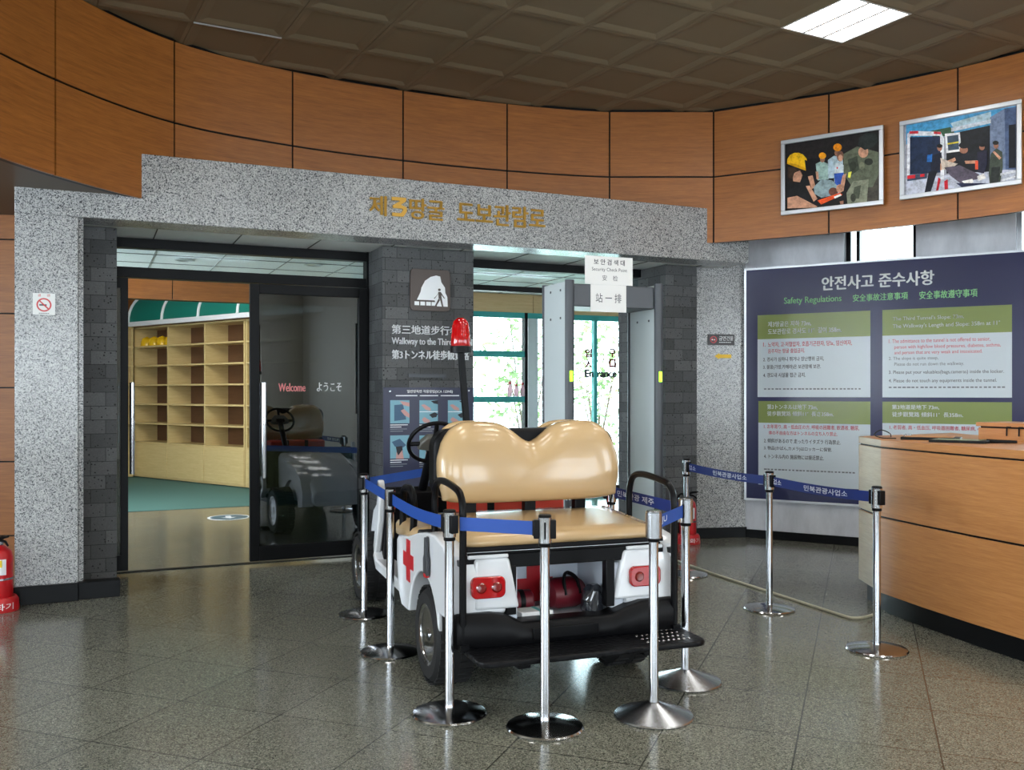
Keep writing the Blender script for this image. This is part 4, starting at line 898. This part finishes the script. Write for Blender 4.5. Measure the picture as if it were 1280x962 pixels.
# floor cable, extinguishers
P = [ground(*p) for p in ((838, 699), (866, 709), (900, 721), (962, 741), (1020, 760), (1056, 771.5), (1068, 774), (1080, 773), (1091, 770))]
q = MB(); q.tube(curve_pts([(x, y, .009) for x, y in P], 5), .009, 8); tag(q.build('floor_cable', CREAM), 'cream cable lying across the floor from the far post to the desk', 'cable')
def extinguisher(x, y, a, label):
    t = thing('fire_extinguisher', label, 'fire extinguisher', T(x, y, 0, a))
    q = MB(); q.lathe([(.115, 0), (.118, .01), (.112, .07), (.1, .09), (.086, .09), (.086, .02), (.001, .02)], 28, 0); 
    vs, fs, a_, b_, c_, d_ = glyphs('소화기', .03); r_ = .1185
    q.add([(r_ * math.sin((p[0] - (a_ + b_) / 2) / (b_ - a_) * 1.5), -r_ * math.cos((p[0] - (a_ + b_) / 2) / (b_ - a_) * 1.5), .018 + (p[1] - c_) / (d_ - c_) * .042) for p in vs], fs, 1); q.build('stand', [RED, INKW], t)
    q = MB(); q.lathe([(.001, .03), (.074, .03), (.08, .045), (.08, .34), (.07, .38), (.04, .41), (.024, .42), (.001, .42)], 28); q.lathe([(.0805, .2), (.0805, .212)], 28, 2)
    n = 8; q.add([(.081 * math.sin(R(-30 + 60 * k / n)), -.081 * math.cos(R(-30 + 60 * k / n)), z) for z in (.235, .335) for k in range(n + 1)], [(k, k + 1, n + 2 + k, n + 1 + k) for k in range(n)], 1)
    q.add([(.0815 * math.sin(R(-28 + 40 * k / n)), -.0815 * math.cos(R(-28 + 40 * k / n)), z) for z in (.285, .33) for k in range(n + 1)], [(k, k + 1, n + 2 + k, n + 1 + k) for k in range(n)], 3); q.build('cylinder', [RED, INKW, STEEL, mat('label_yellow', (236, 206, 40), .4)], t)
    q = MB(); q.lathe([(.024, .415), (.024, .44), (.018, .46), (.001, .46)], 16); q.build('valve', STEEL, t)
    q = MB(); q.tube([(0, -.01, .458), (.03, -.05, .475), (.05, -.11, .485)], [.012, .011, .008], 8); q.tube([(0, -.01, .45), (.035, -.06, .445), (.05, -.1, .425)], [.01, .009, .006], 8); q.build('lever', BLACK, t)
    q = MB(); q.tube(curve_pts([(0, .02, .44), (-.06, .03, .45), (-.1, .02, .36), (-.098, 0, .2), (-.092, 0, .1)], 6), .011, 8); q.build('hose', BLACK, t)
extinguisher(-3.295, 6.04, R(28), 'red fire extinguisher in a lettered stand left of the left granite pier')
extinguisher(1.628, 8.72, R(12), 'red fire extinguisher in a lettered stand before the right granite pier')
# ================================================================== UTILITY CART
CM = T(.11, 4.715, 0, R(20))
cart = thing('utility_cart', 'white open electric cart with tan seats and red crosses inside the belt barrier', 'cart', CM)
def part(q, name, mats, parent=cart, **k): return q.build(name, mats, parent, **k)
# wheels
def wheel(x, y, s, r=.23, w=.19):
    q = MB(); h = w / 2
    prof = [(.135, -h + .02), (.15, -h), (.2, -h), (r - .012, -h + .02), (r, -h + .045), (r, h - .045), (r - .012, h - .02), (.2, h), (.15, h), (.135, h - .02)]
    q.lathe(prof, 48, axis='x')
    for k in range(36):
        a = 2 * math.pi * k / 36
        for sx in (-1, 1):
            M = Matrix.Rotation(a + (0 if sx < 0 else .087), 4, 'X'); q.box(sx * .05 - .034, sx * .05 + .034, -.013, .013, r - .004, r + .005, 0, M)
    o = q.build('wheel', RUBBER, cart, Matrix.Translation((x, y, r + .004)))
    q = MB(); e = s * (h - .012)
    q.lathe([(.142, e), (.145, e + s * .008), (.13, e + s * .004), (.122, e - s * .03), (.08, e - s * .045), (.05, e - s * .02), (.03, e - s * .012), (.03, e + s * .006), (.001, e + s * .008)], 40, axis='x')
    for k in range(10):
        M = Matrix.Rotation(2 * math.pi * k / 10, 4, 'X'); a_, c_ = sorted((e - s * .044, e - s * .016)); q.box(a_, c_, -.014, .014, .045, .126, 0, M)
    q.build('rim', CHROME, o)
wheel(-.465, 0, -1); wheel(.465, 0, 1); wheel(-.445, 1.9, -1, .225, .17); wheel(.445, 1.9, 1, .225, .17)
q = MB(); q.tube([(-.42, 0, .234), (.42, 0, .234)], .035, 12); q.box(-.12, .12, -.12, .14, .16, .34); part(q, 'axle', BLACKM, bevel=.01)
# fenders
arch = [(.285 * math.cos(R(a)), .225 + .31 * math.sin(R(a))) for a in range(12, 170, 8)]
prof = [(-.285, .40), (-.40, .40), (-.425, .42), (-.43, .6), (-.41, .675), (-.36, .715), (-.2, .74), (-.05, .735), (.1, .71), (.3, .665), (.5, .645), (.545, .62), (.55, .5), (.5, .34), (.44, .285), (.31, .285)] + arch
for s in (-1, 1):
    q = MB(); lo, hi = sorted((s * .30, s * .575)); q.prism(prof, lo, hi, 'x'); part(q, 'rear_fender', CARTW, bevel=.028, seg=4)
    q = MB(); q.prism([(s * .235, .43), (s * .285, .66), (s * .45, .66), (s * .45, .43)], -.432, -.3, 'y'); part(q, 'tail_pod', CARTW, bevel=.015, seg=3)
    x0, x1 = sorted((s * .31, s * .47))
    q = MB(); q.prism(rrect(x0, x1, .487, .583, .028), -.452, -.42, 'y'); lo_ = part(q, 'tail_light', LENS, bevel=.006)
    q = MB()
    for k in range(2): q.lathe([(.024, -.4525), (.018, -.458), (.001, -.459)][::-1], 18, c=(x0 + .045 + k * .072, 0, .535), axis='y')
    q.build('reflector', AMBER, lo_)
    q = MB(); q.box(x0 - .01, x1 + .02, -.434, -.3, .66, .678); part(q, 'pod_lid', CARTW, bevel=.005)
# crosses on the fender side
for s in (-1, 1):
    q = MB(); lo, hi = sorted((s * .5755, s * .579)); cz, cy, a_, w_ = .545, .28, .105, .036
    q.prism([(cy - w_, cz - a_), (cy + w_, cz - a_), (cy + w_, cz - w_), (cy + a_, cz - w_), (cy + a_, cz + w_), (cy + w_, cz + w_), (cy + w_, cz + a_), (cy - w_, cz + a_), (cy - w_, cz + w_), (cy - a_, cz + w_), (cy - a_, cz - w_), (cy - w_, cz - w_)], lo, hi, 'x'); part(q, 'red_cross', REDX)
# cargo well
q = MB(); q.box(-.30, .30, .0, .03, .34, .6); q.box(-.30, .30, -.42, .02, .33, .352); q.box(.235, .30, -.40, .0, .35, .6); q.box(-.30, -.235, -.40, .0, .35, .6); well = part(q, 'cargo_well', mat('pale_well_plastic', (206, 212, 222), .3), bevel=.01)
q = MB(); cz, a_, w_ = .43, .1, .04
q.prism([(-w_, cz - a_), (w_, cz - a_), (w_, cz - w_), (a_, cz - w_), (a_, cz + w_), (w_, cz + w_), (w_, cz + a_), (-w_, cz + a_), (-w_, cz + w_), (-a_, cz + w_), (-a_, cz - w_), (-w_, cz - w_)], -.004, -.001, 'y'); q.build('red_cross', REDX, well)
# seat frame
q = MB(); q.box(-.5, .5, -.42, .02, .612, .676); q.box(-.48, .48, -.43, .0, .676, .694); q.box(-.2, .2, -.2, -.03, .575, .612); q.box(-.30, -.25, -.425, -.38, .4, .62); q.box(.195, .24, -.425, -.38, .4, .62); part(q, 'seat_frame', BLACKM, bevel=.004)
q = MB(); q.box(-.485, .485, -.434, -.43, .690, .695); part(q, 'trim_strip', ALU)
def cushion(x0, x1, y0, y1, z0, z1, name, n=10):
    q = MB(); rings = []
    for k, (ins, z) in enumerate(((.01, z0), (0, z0 + .012), (0, z1 - .03), (.012, z1 - .01), (.035, z1), (.12, z1 + .006))):
        rings.append([(x, y, z) for x, y in rrect(x0 + ins, x1 - ins, y0 + ins, y1 - ins, .06 - min(ins, .03), 6)])
    q.loft(rings, 0); o = part(q, name, TAN, ang=60); return o
cu = cushion(-.495, .495, -.445, .19, .714, .766, 'rear_seat_cushion')
for v_ in cu.data.vertices: v_.co.z += max(0, v_.co.y + .3) * .07
q = MB(); q.box(-.49, .49, -.44, .01, .692, .716); q.build('cushion_base', BLACK, cu, bevel=.006)
# backrests
def top_z(x):
    a = abs(x) / .485; hump = 1.242 + .012 * math.cos((abs(x) - .26) * 9)
    valley = .085 * math.exp(-(x / .105) ** 2); edge = .11 * max(0, (abs(x) - .33) / .155) ** 2.2
    return hump - valley - edge
def backrest(name, y0, sgn, lean, th=.12, x0=-.475, x1=.495):
    """padded double-hump backrest; sgn -1 faces the rear, +1 faces forward"""
    q = MB(); n = 44; front, back = [], []
    def outline(ins):
        pts = []; xa, xb = x0 + ins, x1 - ins; zb = .848 + ins * .8
        for k in range(n + 1):
            x = xb + (xa - xb) * k / n; xs = (x - .01) * (.485 / (.485 - ins * .5)); zt = top_z(max(-.485, min(.485, xs))) - ins
            e = min(k, n - k) / n; r = min(1, e / .07); zt = zt - .05 * (1 - math.sqrt(1 - (1 - r) ** 2))
            pts.append((x, zt))
        m = 14
        for k in range(1, m): z = pts[n][1] + (zb + .04 - pts[n][1]) * k / m; pts.append((xa + ins * 0 + .012 * math.sin(math.pi * k / m) * -1 + .02 * k / m, z))
        for k in range(n // 2 + 1):
            f = k / (n // 2); x = xa + .02 + (xb - xa - .04) * f; pts.append((x, zb + .02 * (abs(2 * f - 1) ** 6) - .0))
        for k in range(1, m): z = zb + .04 + (pts[0][1] - zb - .04) * k / m; pts.append((xb + .012 * math.sin(math.pi * k / m) - .02 * (1 - k / m), z))
        return pts
    rings = []
    for ins, d in ((.012, 0), (0, .02), (0, .05), (.008, .075), (.026, .094), (.06, .108), (.11, .117)):
        rings.append([(x, y0 + sgn * (d * th / .117) + (z - .85) * lean, z) for x, z in outline(ins)])
    rings = [r_ if sgn < 0 else r_ for r_ in rings]
    q.loft(rings, 0, caps=True); o = part(q, name, TAN, ang=50); return o
backrest('rear_seat_back', .10, -1, .12)
backrest('front_seat_back', .24, 1, -.06, .09, -.465, .49)
q = MB(); q.prism(rrect(-.485, .505, .86, 1.215, .09, 6), .12, .235, 'y'); part(q, 'back_shell', BLACK, bevel=.02, seg=3)
q = MB()
for x in (-.3, .02, .3): q = MB(); q.box(x - .03, x + .03, .1, .15, .66, .9); part(q, 'back_bracket', BLACKM, bevel=.004)
fc = cushion(-.52, .5, .33, .86, .60, .69, 'front_seat_cushion')
q = MB(); q.box(-.5, .48, .3, .84, .36, .6); part(q, 'seat_box', BLACK, bevel=.01)
q = MB(); q.box(-.52, .52, .0, .32, .58, .695); part(q, 'deck_panel', BLACK, bevel=.01)
# grab rails
for s in (-1, 1):
    x = -.513 if s < 0 else .535; q = MB()
    pth = curve_pts([(x, -.46, .28), (x, -.46, .6), (x, -.46, .86), (x, -.425, .945), (x, -.33, .972), (x, -.14, .985), (x, -.04, .965), (x, .0, .90), (x, .005, .8), (x, .005, .62)], 6)
    q.tube(pth, .0165, 10); q.box(x - .014, x + .014, -.46, .0, .635, .66); q.box(x - .02, x + .02, -.49, -.43, .27, .3); part(q, 'grab_rail', BLACKM)
# bumper and step
q = MB(); xs = [-.565, -.54, -.38, -.31, -.24, .2, .29, .36, .54, .565]; zt = [.39, .425, .425, .41, .375, .375, .405, .425, .425, .39]; rings = []
for x, z in zip(xs, zt):
    yb = -.50 if abs(x) < .5 else (-.47 if abs(x) < .55 else -.40); rings.append([(x, -.30 if abs(x) > .3 else -.36, .27), (x, yb + .015, .272), (x, yb, .30), (x, yb, z - .05), (x, yb + .03, z), (x, -.30 if abs(x) > .3 else -.36, z)])
q.loft(rings, 0); part(q, 'rear_bumper', BLACK, bevel=.012, seg=3)
q = MB(); q.box(-.2, .12, -.508, -.498, .30, .352); part(q, 'bumper_inset', BLACKM, bevel=.004)
STEP = mat('embossed_black_step', (15, 15, 17), .35, spec=.14); t_, n_, l_, b_ = nt(STEP); vo = n_.new('ShaderNodeTexVoronoi'); vo.inputs['Scale'].default_value = 42; l_.new(coords(STEP), vo.inputs['Vector']); bump(STEP, vo.outputs['Distance'], .5, .006)
q = MB(); q.prism(rrect(-.512, .575, -.712, -.34, .065, 6), .255, .28, 'z'); st = part(q, 'rear_step', STEP, bevel=.008, seg=3)
q = MB()
for x in (-.3, .3): q = MB(); q.box(x - .03, x + .03, -.66, -.2, .225, .256); q.build('step_bracket', BLACKM, st, bevel=.004)
q = MB()
for i in range(9):
    for k in range(4): q.lathe([(.008, .28), (.004, .2835), (.001, .284)], 8, c=(.30 + i * .026, -.64 + k * .055, 0))
q.build('grip_stud', STEEL, st)
# floor, sills, cowl
q = MB(); q.box(-.44, .44, .2, 1.75, .24, .30); part(q, 'chassis', BLACKM, bevel=.01)
for s in (-1, 1):
    q = MB(); lo, hi = sorted((s * .40, s * .52)); q.prism([(.5, .30), (.56, .285), (1.36, .30), (1.45, .38), (1.42, .41), (1.36, .365), (.58, .35), (.5, .4)], lo, hi, 'x'); part(q, 'sill', CARTW, bevel=.01)
    q = MB(); lo, hi = sorted((s * .475, s * .515))
    q.prism([(1.44, .36), (1.40, .41), (1.30, .62), (1.28, .80), (1.31, .86), (1.345, .86), (1.34, .78), (1.385, .62), (1.46, .44)], lo, hi, 'x'); part(q, 'door_pillar', CARTW, bevel=.01)
    arch2 = [(1.9 + .28 * math.cos(R(a)), .225 + .3 * math.sin(R(a))) for a in range(10, 172, 9)]
    q = MB(); lo, hi = sorted((s * .24, s * .35)); q.prism([(1.62, .30), (1.47, .34), (1.44, .5), (1.5, .66), (1.7, .7), (2.05, .66), (2.25, .56), (2.33, .42), (2.32, .30), (2.18, .28)] + arch2, lo, hi, 'x'); part(q, 'front_fender', CARTW, bevel=.025, seg=3)
q = MB(); rings = []
for y, z1, w_ in ((1.36, .77, .34), (1.5, .76, .33), (1.8, .71, .31), (2.1, .63, .29), (2.28, .54, .27), (2.36, .44, .25)):
    rings.append([(x, y, z) for x, z in rrect(-w_, w_, .3, z1, .06, 4)])
q.loft(rings, 0); part(q, 'front_cowl', CARTW, bevel=.01)
q = MB(); q.prism([(1.26, .78), (1.2, .80), (1.2, .72), (1.3, .5), (1.37, .3), (1.42, .3), (1.38, .80), (1.34, .815)], -.47, .47, 'x'); dash = part(q, 'dashboard', BLACK, bevel=.015)
q = MB(); q.box(-.42, .42, .86, 1.4, .298, .306); part(q, 'floor_mat', mat('grey_floor_rubber', (58, 60, 62), .8))
# steering wheel
SW = Matrix.Translation((-.235, 1.05, 1.10)) @ Matrix.Rotation(R(-52), 4, 'X')
q = MB(); q.tube([(.15 * math.cos(2 * math.pi * k / 40), .15 * math.sin(2 * math.pi * k / 40), 0) for k in range(40)], .0125, 10, closed=True); sw = part(q, 'steering_wheel', BLACK, M=SW)
q = MB(); q.prism([(-.1, .03), (-.085, -.015), (-.05, -.06), (.05, -.06), (.085, -.015), (.1, .03), (.03, .045), (-.03, .045)], -.03, .012, 'z'); q.build('hub', mat('grey_steering_pad', (96, 96, 90), .5), sw, bevel=.008)
q = MB(); q.box(-.045, .045, .0, .035, .012, .026); q.build('clip', BLACK, sw, bevel=.004)
q = MB(); q.tube([(-.145, .01, 0), (-.08, .0, -.01)], .014, 8); q.tube([(.145, .01, 0), (.08, .0, -.01)], .014, 8); q.tube([(0, -.145, 0), (0, -.05, -.01)], .014, 8); q.build('spoke', BLACK, sw)
q = MB(); q.tube([(-.235, 1.07, 1.08), (-.235, 1.32, .78)], .028, 12); part(q, 'steering_column', BLACK)
# beacon
q = MB(); q.tube([(-.265, .28, .6), (-.268, .28, 1.25), (-.298, .28, 1.62)], .02, 4, sx=1.15); pole = part(q, 'beacon_pole', BLACKM)
q = MB(); q.lathe([(.001, 1.60), (.055, 1.605), (.055, 1.635), (.05, 1.64)], 28, c=(-.299, .28, 0)); bl = part(q, 'beacon_base', BLACK)
q = MB(); q.lathe([(.05, 1.635), (.052, 1.64), (.05, 1.70), (.047, 1.705), (.046, 1.74), (.038, 1.768), (.02, 1.784), (.001, 1.788)], 28, c=(-.299, .28, 0)); q.build('beacon_lens', LENS, bl)
# hip rail of front seat, seat belt
q = MB(); q.tube(curve_pts([(-.5, .5, .6), (-.5, .47, .74), (-.5, .50, .86), (-.5, .6, .88), (-.5, .7, .84), (-.5, .72, .62)], 6), .02, 10); part(q, 'hip_rail', BLACK)
q = MB(); q.tube(curve_pts([(-.53, -.02, .66), (-.555, -.06, .70), (-.585, -.12, .72)], 4), .006, 6)
q.prism([(-.135, .72), (-.105, .72), (-.1, .64), (-.085, .62), (-.085, .545), (-.155, .545), (-.155, .62), (-.14, .64)], -.596, -.581, 'x'); sb = part(q, 'seat_belt', GREYF, bevel=.004)
q = MB(); q.box(-.597, -.58, -.14, -.1, .535, .552); q.build('release_button', RED, sb)
# things carried by the cart
def on_cart(name, label, cat, x, y, z, a=0): return thing(name, label, cat, CM @ T(x, y, z, R(a)))
t = on_cart('first_aid_bag', 'dark red first-aid bag lying in the cart\'s rear well', 'bag', .08, -.19, .355, 8)
q = MB(); rings = []
for x, s_ in ((-.1, .55), (-.085, .85), (-.05, 1), (.05, 1), (.085, .85), (.1, .55)): rings.append([(x, .09 * s_ * math.cos(2 * math.pi * k / 16), .075 + .073 * s_ * math.sin(2 * math.pi * k / 16)) for k in range(16)])
q.loft(rings); q.build('body', MAROON, t)
q = MB(); q.tube(curve_pts([(-.04, -.085, .08), (-.035, -.06, .15), (0, -.03, .175), (.035, -.06, .15), (.04, -.085, .08)], 5), .008, 6, sx=1.6); q.build('strap', BLACK, t)
t = on_cart('plastic_wrap_bag', 'shiny dark clear-plastic bag at the right end of the rear well', 'bag', .17, -.335, .356, 0)
q = MB(); rings = []
for z, s_ in ((0, .7), (.02, 1), (.07, 1.05), (.11, .85), (.135, .4)): rings.append([((.055 * s_ + .008 * math.sin(5 * a + z * 40)) * math.cos(a), (.05 * s_ + .008 * math.cos(4 * a + z * 60)) * math.sin(a), z) for a in [2 * math.pi * k / 20 for k in range(20)]])
q.loft(rings); q.build('wrap', mat('dark_glossy_plastic', (36, 38, 44), .08, coat=.6), t)
t = on_cart('folded_papers', 'white papers with a green mark in the rear well behind the middle post', 'papers', -.125, -.308, .355, 4)
q = MB(); q.box(-.08, .08, -.05, .05, 0, .034); q.build('stack', PAPER, t, bevel=.003)
q = MB(); q.box(.01, .03, -.051, .05, .02, .0345); q.build('mark', TEAL, t)
t = on_cart('red_roll', 'red rolled blanket at the left end of the rear well', 'blanket', -.16, -.2, .354, 0)
q = MB(); q.lathe([(.04, -.07), (.052, -.06), (.052, .06), (.04, .07)], 20, c=(0, 0, .053), axis='x'); q.build('roll', MAROON, t)
q = MB(); q.lathe([(.054, -.012), (.054, .012)], 20, c=(.01, 0, .053), axis='x'); q.build('band', BLACK, t)
t = on_cart('red_case', 'orange-red case on the front seat, glimpsed under the backrest', 'case', .05, .6, .697, 0)
q = MB(); q.box(-.3, .32, -.13, .13, 0, .16); q.build('body', mat('orange_red_nylon', (206, 58, 34), .5), t, bevel=.02)
q = MB()
for x in (-.12, .1): q.box(x - .02, x + .02, -.134, .134, -.001 + .002, .163)
q.build('strap', BLACK, t)
